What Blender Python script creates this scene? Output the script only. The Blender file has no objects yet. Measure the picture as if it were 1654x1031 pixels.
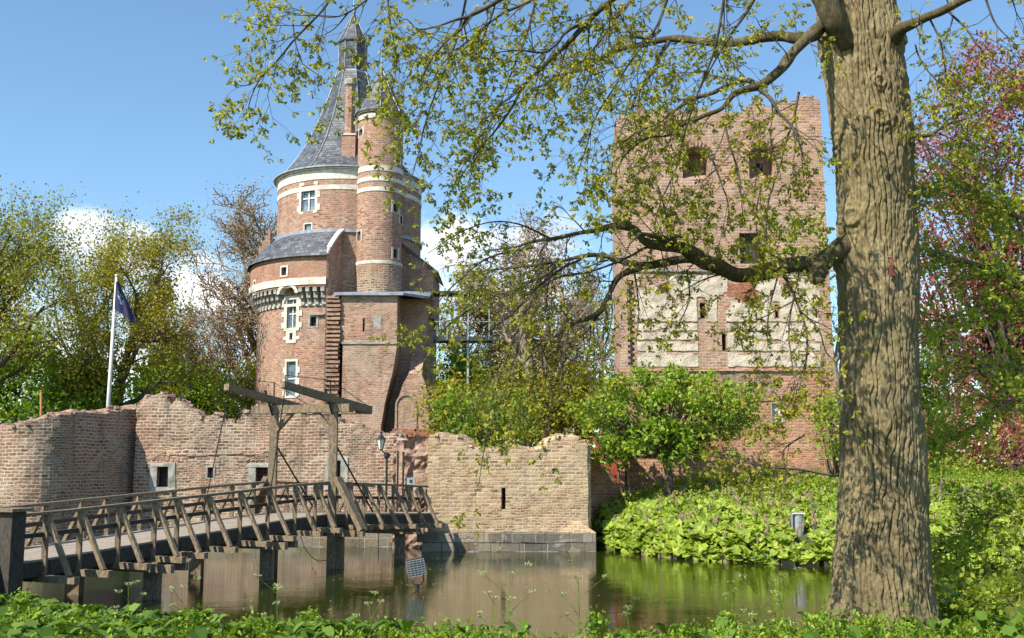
import bpy, bmesh, math, random
import numpy as np
from mathutils import Vector, Matrix, noise as mnoise
R = math.radians
sc = bpy.context.scene
C = sc.collection
random.seed(5); rng = np.random.default_rng(5)

# ------------------------------------------------------------ camera
F = 1773.0; CZ = 3.38; TH = math.atan((748-515.5)/F)
cd = bpy.data.cameras.new('camera'); cam = bpy.data.objects.new('camera', cd); C.objects.link(cam)
cam.location = (0, 0, CZ); cam.rotation_euler = (math.pi/2+TH, 0, 0)
cd.sensor_width = 36; cd.lens = 36*F/1654; cd.clip_end = 3000; cd.clip_start = 0.1
sc.camera = cam
sc.view_settings.view_transform = 'Standard'; sc.view_settings.look = 'None'
sc.view_settings.exposure = 0.7; sc.view_settings.gamma = 1
ct, st = math.cos(TH), math.sin(TH)
def zf(py, Y):                       # height of a picture row at depth Y
    v = (515.5-py)/F
    return CZ + Y*(st+v*ct)/(ct-v*st)
def xf(px, py, Y):
    v = (515.5-py)/F
    return Y*((px-827)/F)/(ct-v*st)
def P(px, py, Y): return Vector((xf(px, py, Y), Y, zf(py, Y)))

# ------------------------------------------------------------ sun and sky
SUN_EL, SUN_A = R(47), R(47)         # azimuth: to the left of straight behind the camera
sd = Vector((-math.sin(SUN_A)*math.cos(SUN_EL), -math.cos(SUN_A)*math.cos(SUN_EL), math.sin(SUN_EL)))
sl = bpy.data.lights.new('sun', 'SUN'); sl.energy = 5; sl.angle = R(0.5); sl.color = (1, .93, .8)
so = bpy.data.objects.new('sun', sl); C.objects.link(so); so.rotation_euler = sd.to_track_quat('Z', 'Y').to_euler()
so.location = (0, 0, 60)
w = bpy.data.worlds.new('World'); sc.world = w; w.use_nodes = True
class NT:
    def __init__(s, nt): s.nt = nt
    def n(s, t, ins=None, **kw):
        nd = s.nt.nodes.new(t)
        for k, v in kw.items(): setattr(nd, k, v)
        for k, v in (ins or {}).items():
            if isinstance(v, bpy.types.NodeSocket): s.nt.links.new(v, nd.inputs[k])
            else: nd.inputs[k].default_value = v
        return nd
    def math(s, op, a, b=0.5, clamp=False):
        return s.n('ShaderNodeMath', {0: a, 1: b}, operation=op, use_clamp=clamp).outputs[0]
    def mix(s, fac, a, b, mode='MIX'):
        nd = s.n('ShaderNodeMix', data_type='RGBA', blend_type=mode)
        for i, v in ((0, fac), (6, a), (7, b)):
            if isinstance(v, bpy.types.NodeSocket): s.nt.links.new(v, nd.inputs[i])
            elif i == 0: nd.inputs[0].default_value = v
            else: nd.inputs[i].default_value = tuple(v)+(1,) if len(v) == 3 else v
        return nd.outputs[2]
    def ramp(s, fac, stops, interp='LINEAR'):
        nd = s.n('ShaderNodeValToRGB', {0: fac}); cr = nd.color_ramp; cr.interpolation = interp
        while len(cr.elements) < len(stops): cr.elements.new(.5)
        for e, (p, c) in zip(cr.elements, stops):
            e.position = p; e.color = (c, c, c, 1) if isinstance(c, (int, float)) else tuple(c)+(1,)
        return nd.outputs[0]
    def noise(s, vec, scale, detail=4, rough=.55, dist=0):
        i = {'Scale': scale, 'Detail': detail, 'Roughness': rough, 'Distortion': dist}
        if vec is not None: i['Vector'] = vec
        return s.n('ShaderNodeTexNoise', i).outputs[0]
    def mapr(s, v, a, b, c=0, d=1): return s.n('ShaderNodeMapRange', {0: v, 1: a, 2: b, 3: c, 4: d}).outputs[0]
wn = NT(w.node_tree); bg = w.node_tree.nodes['Background']
sky = wn.n('ShaderNodeTexSky', sky_type='NISHITA', sun_disc=False, sun_elevation=SUN_EL,
           sun_rotation=math.atan2(sd.x, sd.y), air_density=1.0, dust_density=.4, ozone_density=2.2)
tc = wn.n('ShaderNodeTexCoord').outputs['Generated']
def blob(px, py, r0, r1, lift=0):
    d = Vector(((px-827)/F, ct-(515.5-py)/F*st, st+(515.5-py)/F*ct)).normalized()
    dp = wn.n('ShaderNodeVectorMath', {0: tc, 1: d}, operation='DOT_PRODUCT').outputs['Value']
    return wn.mapr(dp, math.cos(r1/F), math.cos(r0/F), 0, 1)
cl = None
for b in ((255, 520, 20, 150), (205, 430, 5, 105), (140, 375, 0, 70), (310, 480, 10, 110), (60, 560, 10, 200), (700, 430, 10, 130), (740, 380, 0, 80), (860, 480, 20, 200), (1500, 272, 0, 45), (1590, 560, 20, 200), (430, 620, 20, 200), (1300, 640, 20, 200)):
    q = blob(*b); cl = q if cl is None else wn.math('MAXIMUM', cl, q)
mp = wn.n('ShaderNodeMapping', {0: tc, 3: (1, 1, 1.7)}).outputs[0]
n1 = wn.noise(mp, 8, 10, .62, .25)
msk = wn.mapr(wn.math('ADD', wn.math('MULTIPLY', cl, .75), wn.math('MULTIPLY', n1, 2.2)), 1.62, 1.98)
shade = wn.noise(wn.n('ShaderNodeMapping', {0: tc, 1: (.03, 0, -.05), 3: (1, 1, 1.4)}).outputs[0], 7, 6, .6)
ccol = wn.ramp(shade, [(.35, (4.8, 5.2, 6)), (.62, (8.8, 8.9, 9.1))])
skc = wn.mix(1, sky.outputs[0], (.9, 1.06, 1.1), 'MULTIPLY')
w.node_tree.links.new(wn.mix(msk, skc, ccol), bg.inputs[0]); bg.inputs[1].default_value = .114

# ------------------------------------------------------------ materials
def mat(name):
    m = bpy.data.materials.new(name); m.use_nodes = True
    t = NT(m.node_tree); b = m.node_tree.nodes['Principled BSDF']; return m, t, b
def lk(t, a, b): t.nt.links.new(a, b)
def bumpit(t, b, h, s, d):
    bn = t.n('ShaderNodeBump', {'Height': h, 'Strength': s, 'Distance': d}); lk(t, bn.outputs[0], b.inputs['Normal'])
def simple(name, c1, c2, scale=4, rough=.7, bump=.3, bd=.02, stretch=(1, 1, 1), metal=0, coord='Object', detail=6):
    m, t, b = mat(name)
    v = t.n('ShaderNodeTexCoord').outputs[coord]
    v = t.n('ShaderNodeMapping', {0: v, 3: stretch}).outputs[0]
    n = t.noise(v, scale, detail, .62)
    c = t.ramp(n, [(.34, c1), (.66, c2)])
    lk(t, c, b.inputs['Base Color']); b.inputs['Roughness'].default_value = rough; b.inputs['Metallic'].default_value = metal
    n2 = t.noise(v, scale*5, 5, .65)
    bumpit(t, b, n2, bump, bd)
    return m
def brick(name, cols, mortar, course=.125, length=.27, patch=None, patchw=.5, stain=.5, msize=.014, mortwear=.5, squash=1, bleach=None, redlow=None):
    m, t, b = mat(name)
    uv = t.n('ShaderNodeUVMap').outputs[0]
    d = t.n('ShaderNodeTexNoise', {'Vector': uv, 'Scale': 1.3, 'Detail': 3}).outputs[1]
    d = t.n('ShaderNodeVectorMath', {0: d, 1: (.5, .5, .5)}, operation='SUBTRACT').outputs[0]
    d = t.n('ShaderNodeVectorMath', {0: d, 'Scale': .15}, operation='SCALE').outputs[0]
    d2 = t.n('ShaderNodeTexNoise', {'Vector': uv, 'Scale': 14, 'Detail': 2}).outputs[1]
    d2 = t.n('ShaderNodeVectorMath', {0: d2, 1: (.5, .5, .5)}, operation='SUBTRACT').outputs[0]
    d2 = t.n('ShaderNodeVectorMath', {0: d2, 'Scale': .03}, operation='SCALE').outputs[0]
    uvd = t.n('ShaderNodeVectorMath', {0: uv, 1: d}, operation='ADD').outputs[0]
    uvd = t.n('ShaderNodeVectorMath', {0: uvd, 1: d2}, operation='ADD').outputs[0]
    br = t.n('ShaderNodeTexBrick', {'Vector': uvd, 'Color1': (0, 0, 0, 1), 'Color2': (1, 1, 1, 1), 'Mortar': (.5, .5, .5, 1), 'Scale': 1.0,
        'Mortar Size': msize, 'Mortar Smooth': .35, 'Bias': 0, 'Brick Width': length, 'Row Height': course})
    n = len(cols)
    uv3 = t.n('ShaderNodeMapping', {0: uvd, 1: (.37, .05, 0)}).outputs[0]
    br2 = t.n('ShaderNodeTexBrick', {'Vector': uv3, 'Color1': (0, 0, 0, 1), 'Color2': (1, 1, 1, 1), 'Mortar': (.5, .5, .5, 1), 'Scale': 1.0,
        'Mortar Size': msize*.7, 'Mortar Smooth': .35, 'Bias': 0, 'Brick Width': length*.72, 'Row Height': course*.73})
    rep = t.mapr(t.noise(t.n('ShaderNodeMapping', {0: uv, 1: (3, 11, 0)}).outputs[0], .45, 4, .6), .54, .56)
    bval = t.mix(rep, br.outputs[0], br2.outputs[0]); bfac = t.n('ShaderNodeMix', {0: rep, 2: br.outputs['Fac'], 3: br2.outputs['Fac']}).outputs[0]
    rv = t.math('ADD', t.math('MULTIPLY', bval, .75), t.math('MULTIPLY', t.noise(uv, .9, 4, .7), .5))
    col = t.ramp(rv, [(.14+.85*i/(n-1), c) for i, c in enumerate(cols)])
    if patch:
        pm = t.mapr(t.noise(uv, .33, 6, .68), .5-.08, .5+.06)
        col = t.mix(t.math('MULTIPLY', pm, patchw), col, patch)
    mort = t.mix(t.noise(uv, 3, 5, .7), mortar, tuple(x*.55 for x in mortar))
    wear = t.mapr(t.noise(uv, .8, 5, .7), .36, .62, 1-mortwear, 1)
    col = t.mix(t.math('MULTIPLY', bfac, wear), col, mort)
    if bleach:
        bm_ = t.mapr(t.noise(t.n('ShaderNodeMapping', {0: uv, 1: (7, 3, 0)}).outputs[0], .6, 7, .75), .52, .72)
        col = t.mix(t.math('MULTIPLY', bm_, .55), col, bleach)
    if redlow:
        vz = t.n('ShaderNodeSeparateXYZ', {0: uv}).outputs[1]
        rm = t.mapr(t.math('ADD', vz, t.math('MULTIPLY', t.noise(uv, .5, 5, .7), 5)), redlow+2.9, redlow+2.1)
        col = t.mix(rm, col, t.mix(1, col, (1.02, .88, .79), 'MULTIPLY'))
    # dark weather streaks that run down the face
    sv = t.n('ShaderNodeMapping', {0: uv, 3: (1.6, .22, 1)}).outputs[0]
    sm = t.mapr(t.noise(sv, 1.1, 7, .72), .52, .72)
    col = t.mix(t.math('MULTIPLY', sm, stain), col, (.06, .052, .045))
    fine = t.noise(uv, 22, 4, .7)
    col = t.mix(.35, col, t.mix(1, col, t.ramp(fine, [(.3, .45), (.7, 1.5)]), 'MULTIPLY'))
    lk(t, col, b.inputs['Base Color']); b.inputs['Roughness'].default_value = .9
    b.inputs['Specular IOR Level'].default_value = .2
    h = t.math('ADD', t.math('MULTIPLY', t.math('SUBTRACT', 1, bfac), .7), t.math('ADD', t.math('MULTIPLY', t.noise(uv, 9, 5, .7), .9), t.math('MULTIPLY', rv, .25)))
    bumpit(t, b, h, 1, .045)
    return m
M = {}
M['brick_tower'] = brick('tower brick', [(.09, .042, .032), (.27, .125, .083), (.42, .205, .135), (.52, .32, .23)], (.56, .47, .37), .115, .26, patch=(.46, .28, .2), patchw=.45, stain=.42, msize=.02, bleach=(.5, .38, .28))
M['brick_lower'] = brick('gate brick', [(.09, .045, .034), (.28, .135, .09), (.43, .215, .145), (.54, .35, .26)], (.56, .48, .38), .115, .26, patch=(.5, .35, .26), patchw=.55, stain=.5, msize=.02, bleach=(.55, .42, .32))
M['brick_red'] = brick('red brick', [(.2, .07, .045), (.33, .12, .07), (.44, .18, .1)], (.42, .3, .22), .09, .22, stain=.3, msize=.01)
M['brick_donjon'] = brick('keep brick', [(.12, .055, .04), (.32, .145, .09), (.44, .22, .135), (.58, .36, .24)], (.6, .49, .38), .135, .3, patch=(.42, .27, .19), patchw=.5, stain=.42, msize=.028, bleach=(.56, .44, .33), redlow=7.0)
M['brick_wall'] = brick('ruin brick', [(.045, .032, .026), (.17, .108, .074), (.29, .185, .126), (.44, .33, .225)], (.62, .53, .41), .135, .31, patch=(.34, .15, .085), patchw=.6, stain=.75, msize=.03, bleach=(.46, .38, .28), mortwear=.35)
M['brick_front'] = brick('yellowish ruin brick', [(.1, .055, .035), (.3, .17, .095), (.44, .28, .15), (.56, .43, .26)], (.68, .57, .42), .14, .32, patch=(.46, .33, .18), patchw=.5, stain=.35, msize=.03, bleach=(.5, .42, .28))
M['brick_ring'] = brick('slender brick', [(.26, .12, .085), (.38, .185, .125), (.46, .25, .18)], (.52, .45, .36), .1, .23, stain=.2, msize=.01, patch=(.5, .3, .2), patchw=.5)
M['plinth'] = brick('plinth blocks', [(.07, .065, .06), (.16, .15, .13), (.26, .24, .2), (.36, .33, .27)], (.5, .46, .38), .36, .92, patch=(.3, .2, .08), patchw=.35, stain=.6, msize=.02)
M['rubble'] = simple('broken brick core', (.14, .07, .05), (.46, .33, .25), 5, .95, .9, .06)
M['plaster'] = simple('old lime plaster', (.4, .33, .25), (.66, .57, .45), 2.2, .92, .8, .06, detail=9)
M['stone'] = simple('pale dressed stone', (.44, .4, .33), (.74, .7, .61), 2.5, .8, .3, .02)
M['greystone'] = simple('grey stone', (.2, .19, .17), (.42, .4, .35), 3, .85, .4, .02)
M['lead'] = simple('lead flashing', (.2, .22, .25), (.36, .39, .44), 3, .55, .2, .01, metal=.2)
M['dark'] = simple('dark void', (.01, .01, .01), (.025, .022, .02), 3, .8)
M['iron'] = simple('black iron', (.012, .012, .013), (.04, .035, .03), 8, .55, .3, .01, metal=.3)
M['rust'] = simple('rust red bars', (.08, .022, .015), (.17, .05, .035), 8, .7)
M['redpaint'] = simple('red gate paint', (.24, .03, .02), (.38, .06, .04), 5, .55)
M['steel'] = simple('galvanised steel', (.3, .32, .34), (.5, .52, .54), 6, .45, .2, .01, metal=.5)
M['darksteel'] = simple('dark green steel', (.02, .03, .03), (.05, .06, .06), 5, .5)
M['white'] = simple('white paint', (.6, .6, .58), (.8, .8, .78), 3, .5, .1, .01)
M['orange'] = simple('orange wooden stake', (.35, .15, .05), (.5, .24, .09), 5, .7)
def glass():
    m, t, b = mat('old glass'); v = t.n('ShaderNodeTexCoord').outputs['Object']
    lk(t, t.ramp(t.noise(v, 2, 4), [(.35, (.05, .08, .09)), (.65, (.2, .27, .3))]), b.inputs['Base Color'])
    b.inputs['Roughness'].default_value = .12; b.inputs['Specular IOR Level'].default_value = .8
    bumpit(t, b, t.noise(v, 9, 2), .2, .01); return m
M['glass'] = glass()
def wood():
    m, t, b = mat('weathered bridge oak'); v = t.n('ShaderNodeTexCoord').outputs['Generated']
    ob = t.n('ShaderNodeTexCoord').outputs['Object']
    n = t.noise(t.n('ShaderNodeMapping', {0: ob, 3: (6, 6, 2.2)}).outputs[0], 3, 8, .7)
    c = t.ramp(n, [(.3, (.06, .042, .025)), (.5, (.2, .145, .09)), (.7, (.36, .275, .185))])
    al = t.mapr(t.noise(ob, 2.2, 6, .7), .5, .7)
    c = t.mix(t.math('MULTIPLY', al, .5), c, (.085, .08, .035))
    lk(t, c, b.inputs['Base Color']); b.inputs['Roughness'].default_value = .85
    bumpit(t, b, n, .7, .03); return m
M['wood'] = wood()
M['darkwood'] = simple('tarred wood', (.022, .017, .013), (.075, .06, .045), 5, .8, .6, .02, (4, 4, 1.5))
M['deck'] = simple('grey worn deck planks', (.16, .13, .1), (.36, .31, .25), 4, .9, .5, .01, (1, 5, 1))
def slate():
    m, t, b = mat('slate'); uv = t.n('ShaderNodeUVMap').outputs[0]
    br = t.n('ShaderNodeTexBrick', {'Vector': uv, 'Color1': (0, 0, 0, 1), 'Color2': (1, 1, 1, 1), 'Mortar': (0, 0, 0, 1), 'Scale': 1.0, 'Mortar Size': .012, 'Mortar Smooth': .1, 'Brick Width': .28, 'Row Height': .2})
    rv = t.math('ADD', t.math('MULTIPLY', br.outputs[0], .6), t.math('MULTIPLY', t.noise(uv, .6, 6, .7), .6))
    c = t.ramp(rv, [(.25, (.035, .04, .048)), (.6, (.075, .083, .096)), (.9, (.15, .16, .175))])
    c = t.mix(t.math('MULTIPLY', br.outputs['Fac'], .75), c, (.02, .022, .03))
    lk(t, c, b.inputs['Base Color']); b.inputs['Roughness'].default_value = .5
    bumpit(t, b, t.math('ADD', t.math('SUBTRACT', 1, br.outputs['Fac']), t.math('MULTIPLY', rv, .5)), .6, .02); return m
M['slate'] = slate()
def leafmat(name, c0, c1, c2, trans=.35, rough=.55, tcol=None):
    m, t, b = mat(name)
    ri = t.n('ShaderNodeNewGeometry').outputs['Random Per Island']
    ob = t.n('ShaderNodeTexCoord').outputs['Object']
    f = t.math('ADD', t.math('MULTIPLY', ri, .6), t.math('MULTIPLY', t.noise(ob, .8, 3), .45))
    c = t.ramp(f, [(.15, c0), (.5, c1), (.85, c2)])
    lk(t, c, b.inputs['Base Color']); b.inputs['Roughness'].default_value = rough; b.inputs['Specular IOR Level'].default_value = .35
    tr = t.n('ShaderNodeBsdfTranslucent', {0: t.mix(1, c, tcol or (1.5, 1.5, .6), 'MULTIPLY')})
    mx = t.n('ShaderNodeMixShader', {0: trans, 1: b.outputs[0], 2: tr.outputs[0]})
    lk(t, mx.outputs[0], m.node_tree.nodes['Material Output'].inputs[0]); return m
M['oakleaf'] = leafmat('young oak leaves', (.11, .125, .014), (.26, .265, .026), (.48, .44, .05), .42)
M['limeleaf'] = leafmat('fresh beech leaves', (.14, .19, .018), (.27, .33, .035), (.44, .47, .06), .45)
M['bushleaf'] = leafmat('bright bush leaves', (.1, .17, .015), (.2, .3, .025), (.34, .44, .05), .35)
M['treeleafA'] = leafmat('olive oak leaves', (.1, .115, .014), (.22, .23, .026), (.36, .35, .045), .45)
M['treeleafB'] = leafmat('golden oak leaves', (.14, .125, .016), (.28, .25, .03), (.42, .37, .055), .45)
M['treeleafC'] = leafmat('green leaves', (.08, .13, .014), (.16, .26, .024), (.28, .38, .04), .4)
M['greenleaf'] = leafmat('vivid green leaves', (.08, .17, .015), (.15, .3, .025), (.26, .42, .05), .35)
M['budleaf'] = leafmat('brown catkins and buds', (.2, .14, .07), (.34, .25, .13), (.46, .37, .2), .25, tcol=(1, 1, 1))
M['copper'] = leafmat('copper beech leaves', (.15, .05, .035), (.3, .11, .075), (.46, .23, .14), .4, tcol=(1.6, .8, .7))
M['butterbur'] = leafmat('butterbur leaves', (.1, .15, .014), (.22, .31, .028), (.4, .47, .06), .3, .55)
M['herb'] = leafmat('bank herbs', (.07, .14, .012), (.15, .25, .02), (.3, .4, .035), .35)
M['herbdark'] = leafmat('dock leaves', (.035, .08, .01), (.08, .15, .018), (.16, .25, .035), .25, .45)
M['grass'] = leafmat('grass blades', (.09, .15, .012), (.17, .24, .02), (.3, .34, .05), .35)
M['spike'] = simple('dry flower spikes', (.14, .1, .06), (.3, .22, .14), 9, .9)
M['umbel'] = simple('cow parsley blossom', (.25, .33, .1), (.5, .55, .25), 9, .8)
M['yellow'] = simple('yellow petals', (.6, .45, .02), (.8, .6, .03), 9, .6)
def barkm(name, a, b_, c_):
    m, t, b = mat(name); ob = t.n('ShaderNodeTexCoord').outputs['Object']
    v = t.n('ShaderNodeMapping', {0: ob, 3: (1, 1, .3)}).outputs[0]
    n = t.noise(v, 24, 8, .75, .4)
    g = t.n('ShaderNodeNewGeometry').outputs['Pointiness']
    f = t.math('ADD', t.math('MULTIPLY', n, .8), t.math('MULTIPLY', t.noise(ob, 1.3, 3), .3))
    c = t.ramp(f, [(.32, a), (.55, b_), (.75, c_)])
    c = t.mix(t.mapr(t.noise(ob, 1.1, 5, .7), .5, .68, 0, .45), c, (.15, .14, .05))
    c = t.mix(t.mapr(t.noise(t.n('ShaderNodeMapping', {0: ob, 1: (5, 2, 1), 3: (1, 1, .6)}).outputs[0], 2.6, 8, .75), .56, .64, 0, .5), c, (.36, .32, .19))
    c = t.mix(t.mapr(t.noise(t.n('ShaderNodeMapping', {0: ob, 1: (1, 7, 3), 3: (1, 1, .35)}).outputs[0], 1.7, 7, .75), .54, .66, 0, .6), c, (.07, .055, .035))
    lk(t, c, b.inputs['Base Color']); b.inputs['Roughness'].default_value = .95; b.inputs['Specular IOR Level'].default_value = .15
    bumpit(t, b, n, 1, .05); return m
M['bark'] = barkm('oak bark', (.075, .052, .027), (.3, .235, .125), (.48, .39, .23))
M['limbbark'] = barkm('limb bark', (.03, .024, .014), (.12, .095, .05), (.24, .2, .11))
M['lampglass'] = simple('frosted lamp glass', (.55, .52, .42), (.75, .72, .6), 3, .3, .1, .01)
M['twig'] = simple('dark twigs', (.035, .026, .018), (.1, .078, .05), 9, .9, .4, .01)
M['farbark'] = simple('grey brown bark', (.05, .04, .028), (.15, .12, .085), 6, .95, .4, .02)
M['palebark'] = simple('pale grey bark', (.14, .11, .085), (.34, .28, .22), 4, .95, .4, .02, (1, 1, .3))
M['barebark'] = simple('brown bare branches', (.16, .11, .07), (.36, .26, .17), 4, .95, .4, .02)
def waterm():
    m, t, b = mat('moat water'); ob = t.n('ShaderNodeTexCoord').outputs['Object']
    c = t.ramp(t.noise(ob, .15, 3), [(.3, (.016, .024, .002)), (.7, (.028, .034, .003))])
    lk(t, c, b.inputs['Base Color']); b.inputs['Roughness'].default_value = .04; b.inputs['IOR'].default_value = 1.5
    b.inputs['Specular IOR Level'].default_value = .7
    n = t.noise(t.n('ShaderNodeMapping', {0: ob, 3: (1, 2.1, 1)}).outputs[0], 2.6, 4, .55, .4)
    n2 = t.noise(t.n('ShaderNodeMapping', {0: ob, 2: (0, 0, .5), 3: (1, 1.6, 1)}).outputs[0], 8, 2, .5)
    n3 = t.noise(ob, .5, 2)
    amp = t.mapr(n3, .35, .65, .35, 1.0)
    h = t.math('MULTIPLY', t.math('ADD', n, t.math('MULTIPLY', n2, .3)), amp)
    bumpit(t, b, h, .2, .032); b.inputs['Specular Tint'].default_value = (1, .93, .7, 1); return m
M['water'] = waterm()
def groundm():
    m, t, b = mat('turf and soil'); ob = t.n('ShaderNodeTexCoord').outputs['Object']
    c = t.ramp(t.noise(ob, 1.2, 8, .7), [(.3, (.035, .03, .012)), (.5, (.06, .085, .015)), (.7, (.1, .15, .025))])
    lk(t, c, b.inputs['Base Color']); b.inputs['Roughness'].default_value = .95
    bumpit(t, b, t.noise(ob, 9, 6, .7), .8, .06); return m
M['ground'] = groundm()
M['revet'] = simple('weathered revetment blocks', (.13, .09, .06), (.34, .24, .17), 3, .9, .5, .02)

# ------------------------------------------------------------ mesh helpers
def empty(name, loc, rz=0):
    o = bpy.data.objects.new(name, None); C.objects.link(o); o.location = loc; o.rotation_euler = (0, 0, rz); o.empty_display_size = .3; return o
def tag(o, label=None, cat=None, group=None, kind=None):
    if label: o['label'] = label
    if cat: o['category'] = cat
    if group: o['group'] = group
    if kind: o['kind'] = kind
    return o
class MB:
    def __init__(s): s.v = []; s.f = []; s.uv = []
    def quad(s, pts, uv=None):
        i = len(s.v); s.v += [tuple(p) for p in pts]; s.f.append(tuple(range(i, i+len(pts))))
        if uv is None:
            a, b_, c_ = Vector(pts[0]), Vector(pts[1]), Vector(pts[2])
            n = (b_-a).cross(c_-a)
            if n.length < 1e-9: n = Vector((0, 0, 1))
            n.normalize()
            if abs(n.z) > .7: uv = [(p[0], p[1]) for p in pts]
            else:
                t = Vector((-n.y, n.x, 0)).normalized(); uv = [(Vector(p).dot(t), p[2]) for p in pts]
        s.uv.append(uv)
    def box(s, x0, x1, y0, y1, z0, z1, tp=1.0, M4=None, jit=0):
        cx, cy = (x0+x1)/2, (y0+y1)/2
        c = [(x0, y0, z0), (x1, y0, z0), (x1, y1, z0), (x0, y1, z0)]
        c += [(cx+(x-cx)*tp, cy+(y-cy)*tp, z1) for x, y, z in c]
        if jit: c = [tuple(q+random.uniform(-jit, jit) for q in p) for p in c]
        if M4 is not None: c = [tuple(M4 @ Vector(p)) for p in c]
        for f in ((3, 2, 1, 0), (4, 5, 6, 7), (0, 1, 5, 4), (1, 2, 6, 5), (2, 3, 7, 6), (3, 0, 4, 7)): s.quad([c[i] for i in f])
    def beam(s, a, b, w, h, up=(0, 0, 1), w2=None, h2=None):
        a, b = Vector(a), Vector(b); d = (b-a).normalized(); up = Vector(up)
        if abs(d.dot(up)) > .98: up = Vector((1, 0, 0)) if abs(d.x) < .9 else Vector((0, 1, 0))
        sx = d.cross(up).normalized(); sy = sx.cross(d).normalized()
        w2 = w if w2 is None else w2; h2 = h if h2 is None else h2
        A = [a+sx*(i*w/2)+sy*(j*h/2) for i, j in ((-1, -1), (1, -1), (1, 1), (-1, 1))]
        B = [b+sx*(i*w2/2)+sy*(j*h2/2) for i, j in ((-1, -1), (1, -1), (1, 1), (-1, 1))]
        s.quad(A); s.quad(B[::-1])
        for i in range(4): j = (i+1) % 4; s.quad([A[j], A[i], B[i], B[j]])
    def tube(s, pts, rad, n=8, cap=True):
        pts = [Vector(p) for p in pts]; base = len(s.v); L = 0; ref = Vector((.13, .2, 1)).normalized()
        for k, p in enumerate(pts):
            if k: L += (p-pts[k-1]).length
            d = (pts[min(k+1, len(pts)-1)]-pts[max(k-1, 0)])
            d = d.normalized() if d.length > 1e-9 else Vector((0, 0, 1))
            if k == 0:
                if abs(d.dot(ref)) > .95: ref = Vector((1, .1, 0)).normalized()
                x = d.cross(ref).normalized()
            else:
                x = (x-d*x.dot(d)); x = x.normalized() if x.length > 1e-6 else d.cross(ref).normalized()
            y = d.cross(x); r = rad[k] if hasattr(rad, '__len__') else rad
            for i in range(n):
                a = 2*math.pi*i/n; s.v.append(tuple(p+x*(r*math.cos(a))+y*(r*math.sin(a))))
        for k in range(len(pts)-1):
            for i in range(n):
                j = (i+1) % n; q = base+k*n
                s.f.append((q+i, q+j, q+n+j, q+n+i)); s.uv.append(((i/n, k), ((i+1)/n, k), ((i+1)/n, k+1), (i/n, k+1)))
        if cap and n > 3:
            e = base+(len(pts)-1)*n
            s.f.append(tuple(range(base+n-1, base-1, -1))); s.uv.append([(0, 0)]*n)
            s.f.append(tuple(range(e, e+n))); s.uv.append([(0, 0)]*n)
    def lathe(s, cx, cy, prof, n=48, a0=0, a1=2*math.pi, rfun=None):
        full = abs(a1-a0-2*math.pi) < 1e-6; L = 0
        for k in range(len(prof)-1):
            (r0, z0), (r1, z1) = prof[k], prof[k+1]; L1 = L+math.hypot(r1-r0, z1-z0); rm = max(r0, r1)
            for i in range(n):
                t0 = a0+(a1-a0)*i/n; t1 = a0+(a1-a0)*(i+1)/n
                def q(r, t, z):
                    rr = rfun(r, t, z) if rfun else r
                    return (cx+rr*math.sin(t), cy-rr*math.cos(t), z)
                pts = [q(r0, t0, z0), q(r0, t1, z0), q(r1, t1, z1), q(r1, t0, z1)]
                if r1 < 1e-4: s.quad(pts[:3], [(t0*r0, L), (t1*r0, L), (t1*r0, L1)])
                elif r0 < 1e-4: s.quad([pts[0], pts[2], pts[3]], [(0, L), (t1*rm, L1), (t0*rm, L1)])
                else: s.quad(pts, [(t0*rm, L), (t1*rm, L), (t1*rm, L1), (t0*rm, L1)])
            L = L1
    def build(s, name, m, parent=None, smooth=False, loc=None):
        me = bpy.data.meshes.new(name); off = Vector((0, 0, 0))
        if parent is not None:
            p = parent
            while p is not None: off += Vector(p.location) if p.rotation_euler.z == 0 else Vector(p.location); p = p.parent
        elif loc is not None: off = Vector(loc)
        vs = np.array(s.v, dtype=np.float64).reshape(-1, 3)-np.array(off)
        me.from_pydata(vs.tolist(), [], s.f)
        if s.uv:
            u = me.uv_layers.new(name='UVMap'); u.data.foreach_set('uv', np.array([c for f in s.uv for p in f for c in p[:2]], dtype=np.float32))
        me.materials.append(m)
        if smooth: me.polygons.foreach_set('use_smooth', [True]*len(me.polygons))
        me.update()
        o = bpy.data.objects.new(name, me); C.objects.link(o)
        if parent is not None: o.parent = parent
        elif loc is not None: o.location = loc
        return o
def npmesh(name, V, nper, m, parent=None, loc=(0, 0, 0), smooth=False):   # V (k, nper, 3): k separate polygons
    k = V.shape[0]; me = bpy.data.meshes.new(name)
    off = Vector(loc); p = parent
    if p is not None:
        off = Vector((0, 0, 0))
        while p is not None: off += p.location; p = p.parent
    V = (V.reshape(-1, 3)-np.array(off)).astype(np.float32)
    me.vertices.add(k*nper); me.vertices.foreach_set('co', V.ravel())
    me.loops.add(k*nper); me.loops.foreach_set('vertex_index', np.arange(k*nper, dtype=np.int32))
    me.polygons.add(k); me.polygons.foreach_set('loop_start', np.arange(0, k*nper, nper, dtype=np.int32))
    me.update(calc_edges=True); me.materials.append(m)
    o = bpy.data.objects.new(name, me); C.objects.link(o)
    if parent is not None: o.parent = parent
    else: o.location = loc
    return o
def interp(x, xs, ys): return float(np.interp(x, xs, ys))
def grid(a, b, step, extra=()):
    n = max(1, int(round(abs(b-a)/step))); g = [a+(b-a)*i/n for i in range(n+1)]
    for e in extra: g.append(e)
    g = sorted(g); out = [g[0]]
    ex = set(round(e, 5) for e in extra)
    for q in g[1:]:
        if q-out[-1] < 1e-4: continue
        out.append(q)
    return out
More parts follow.
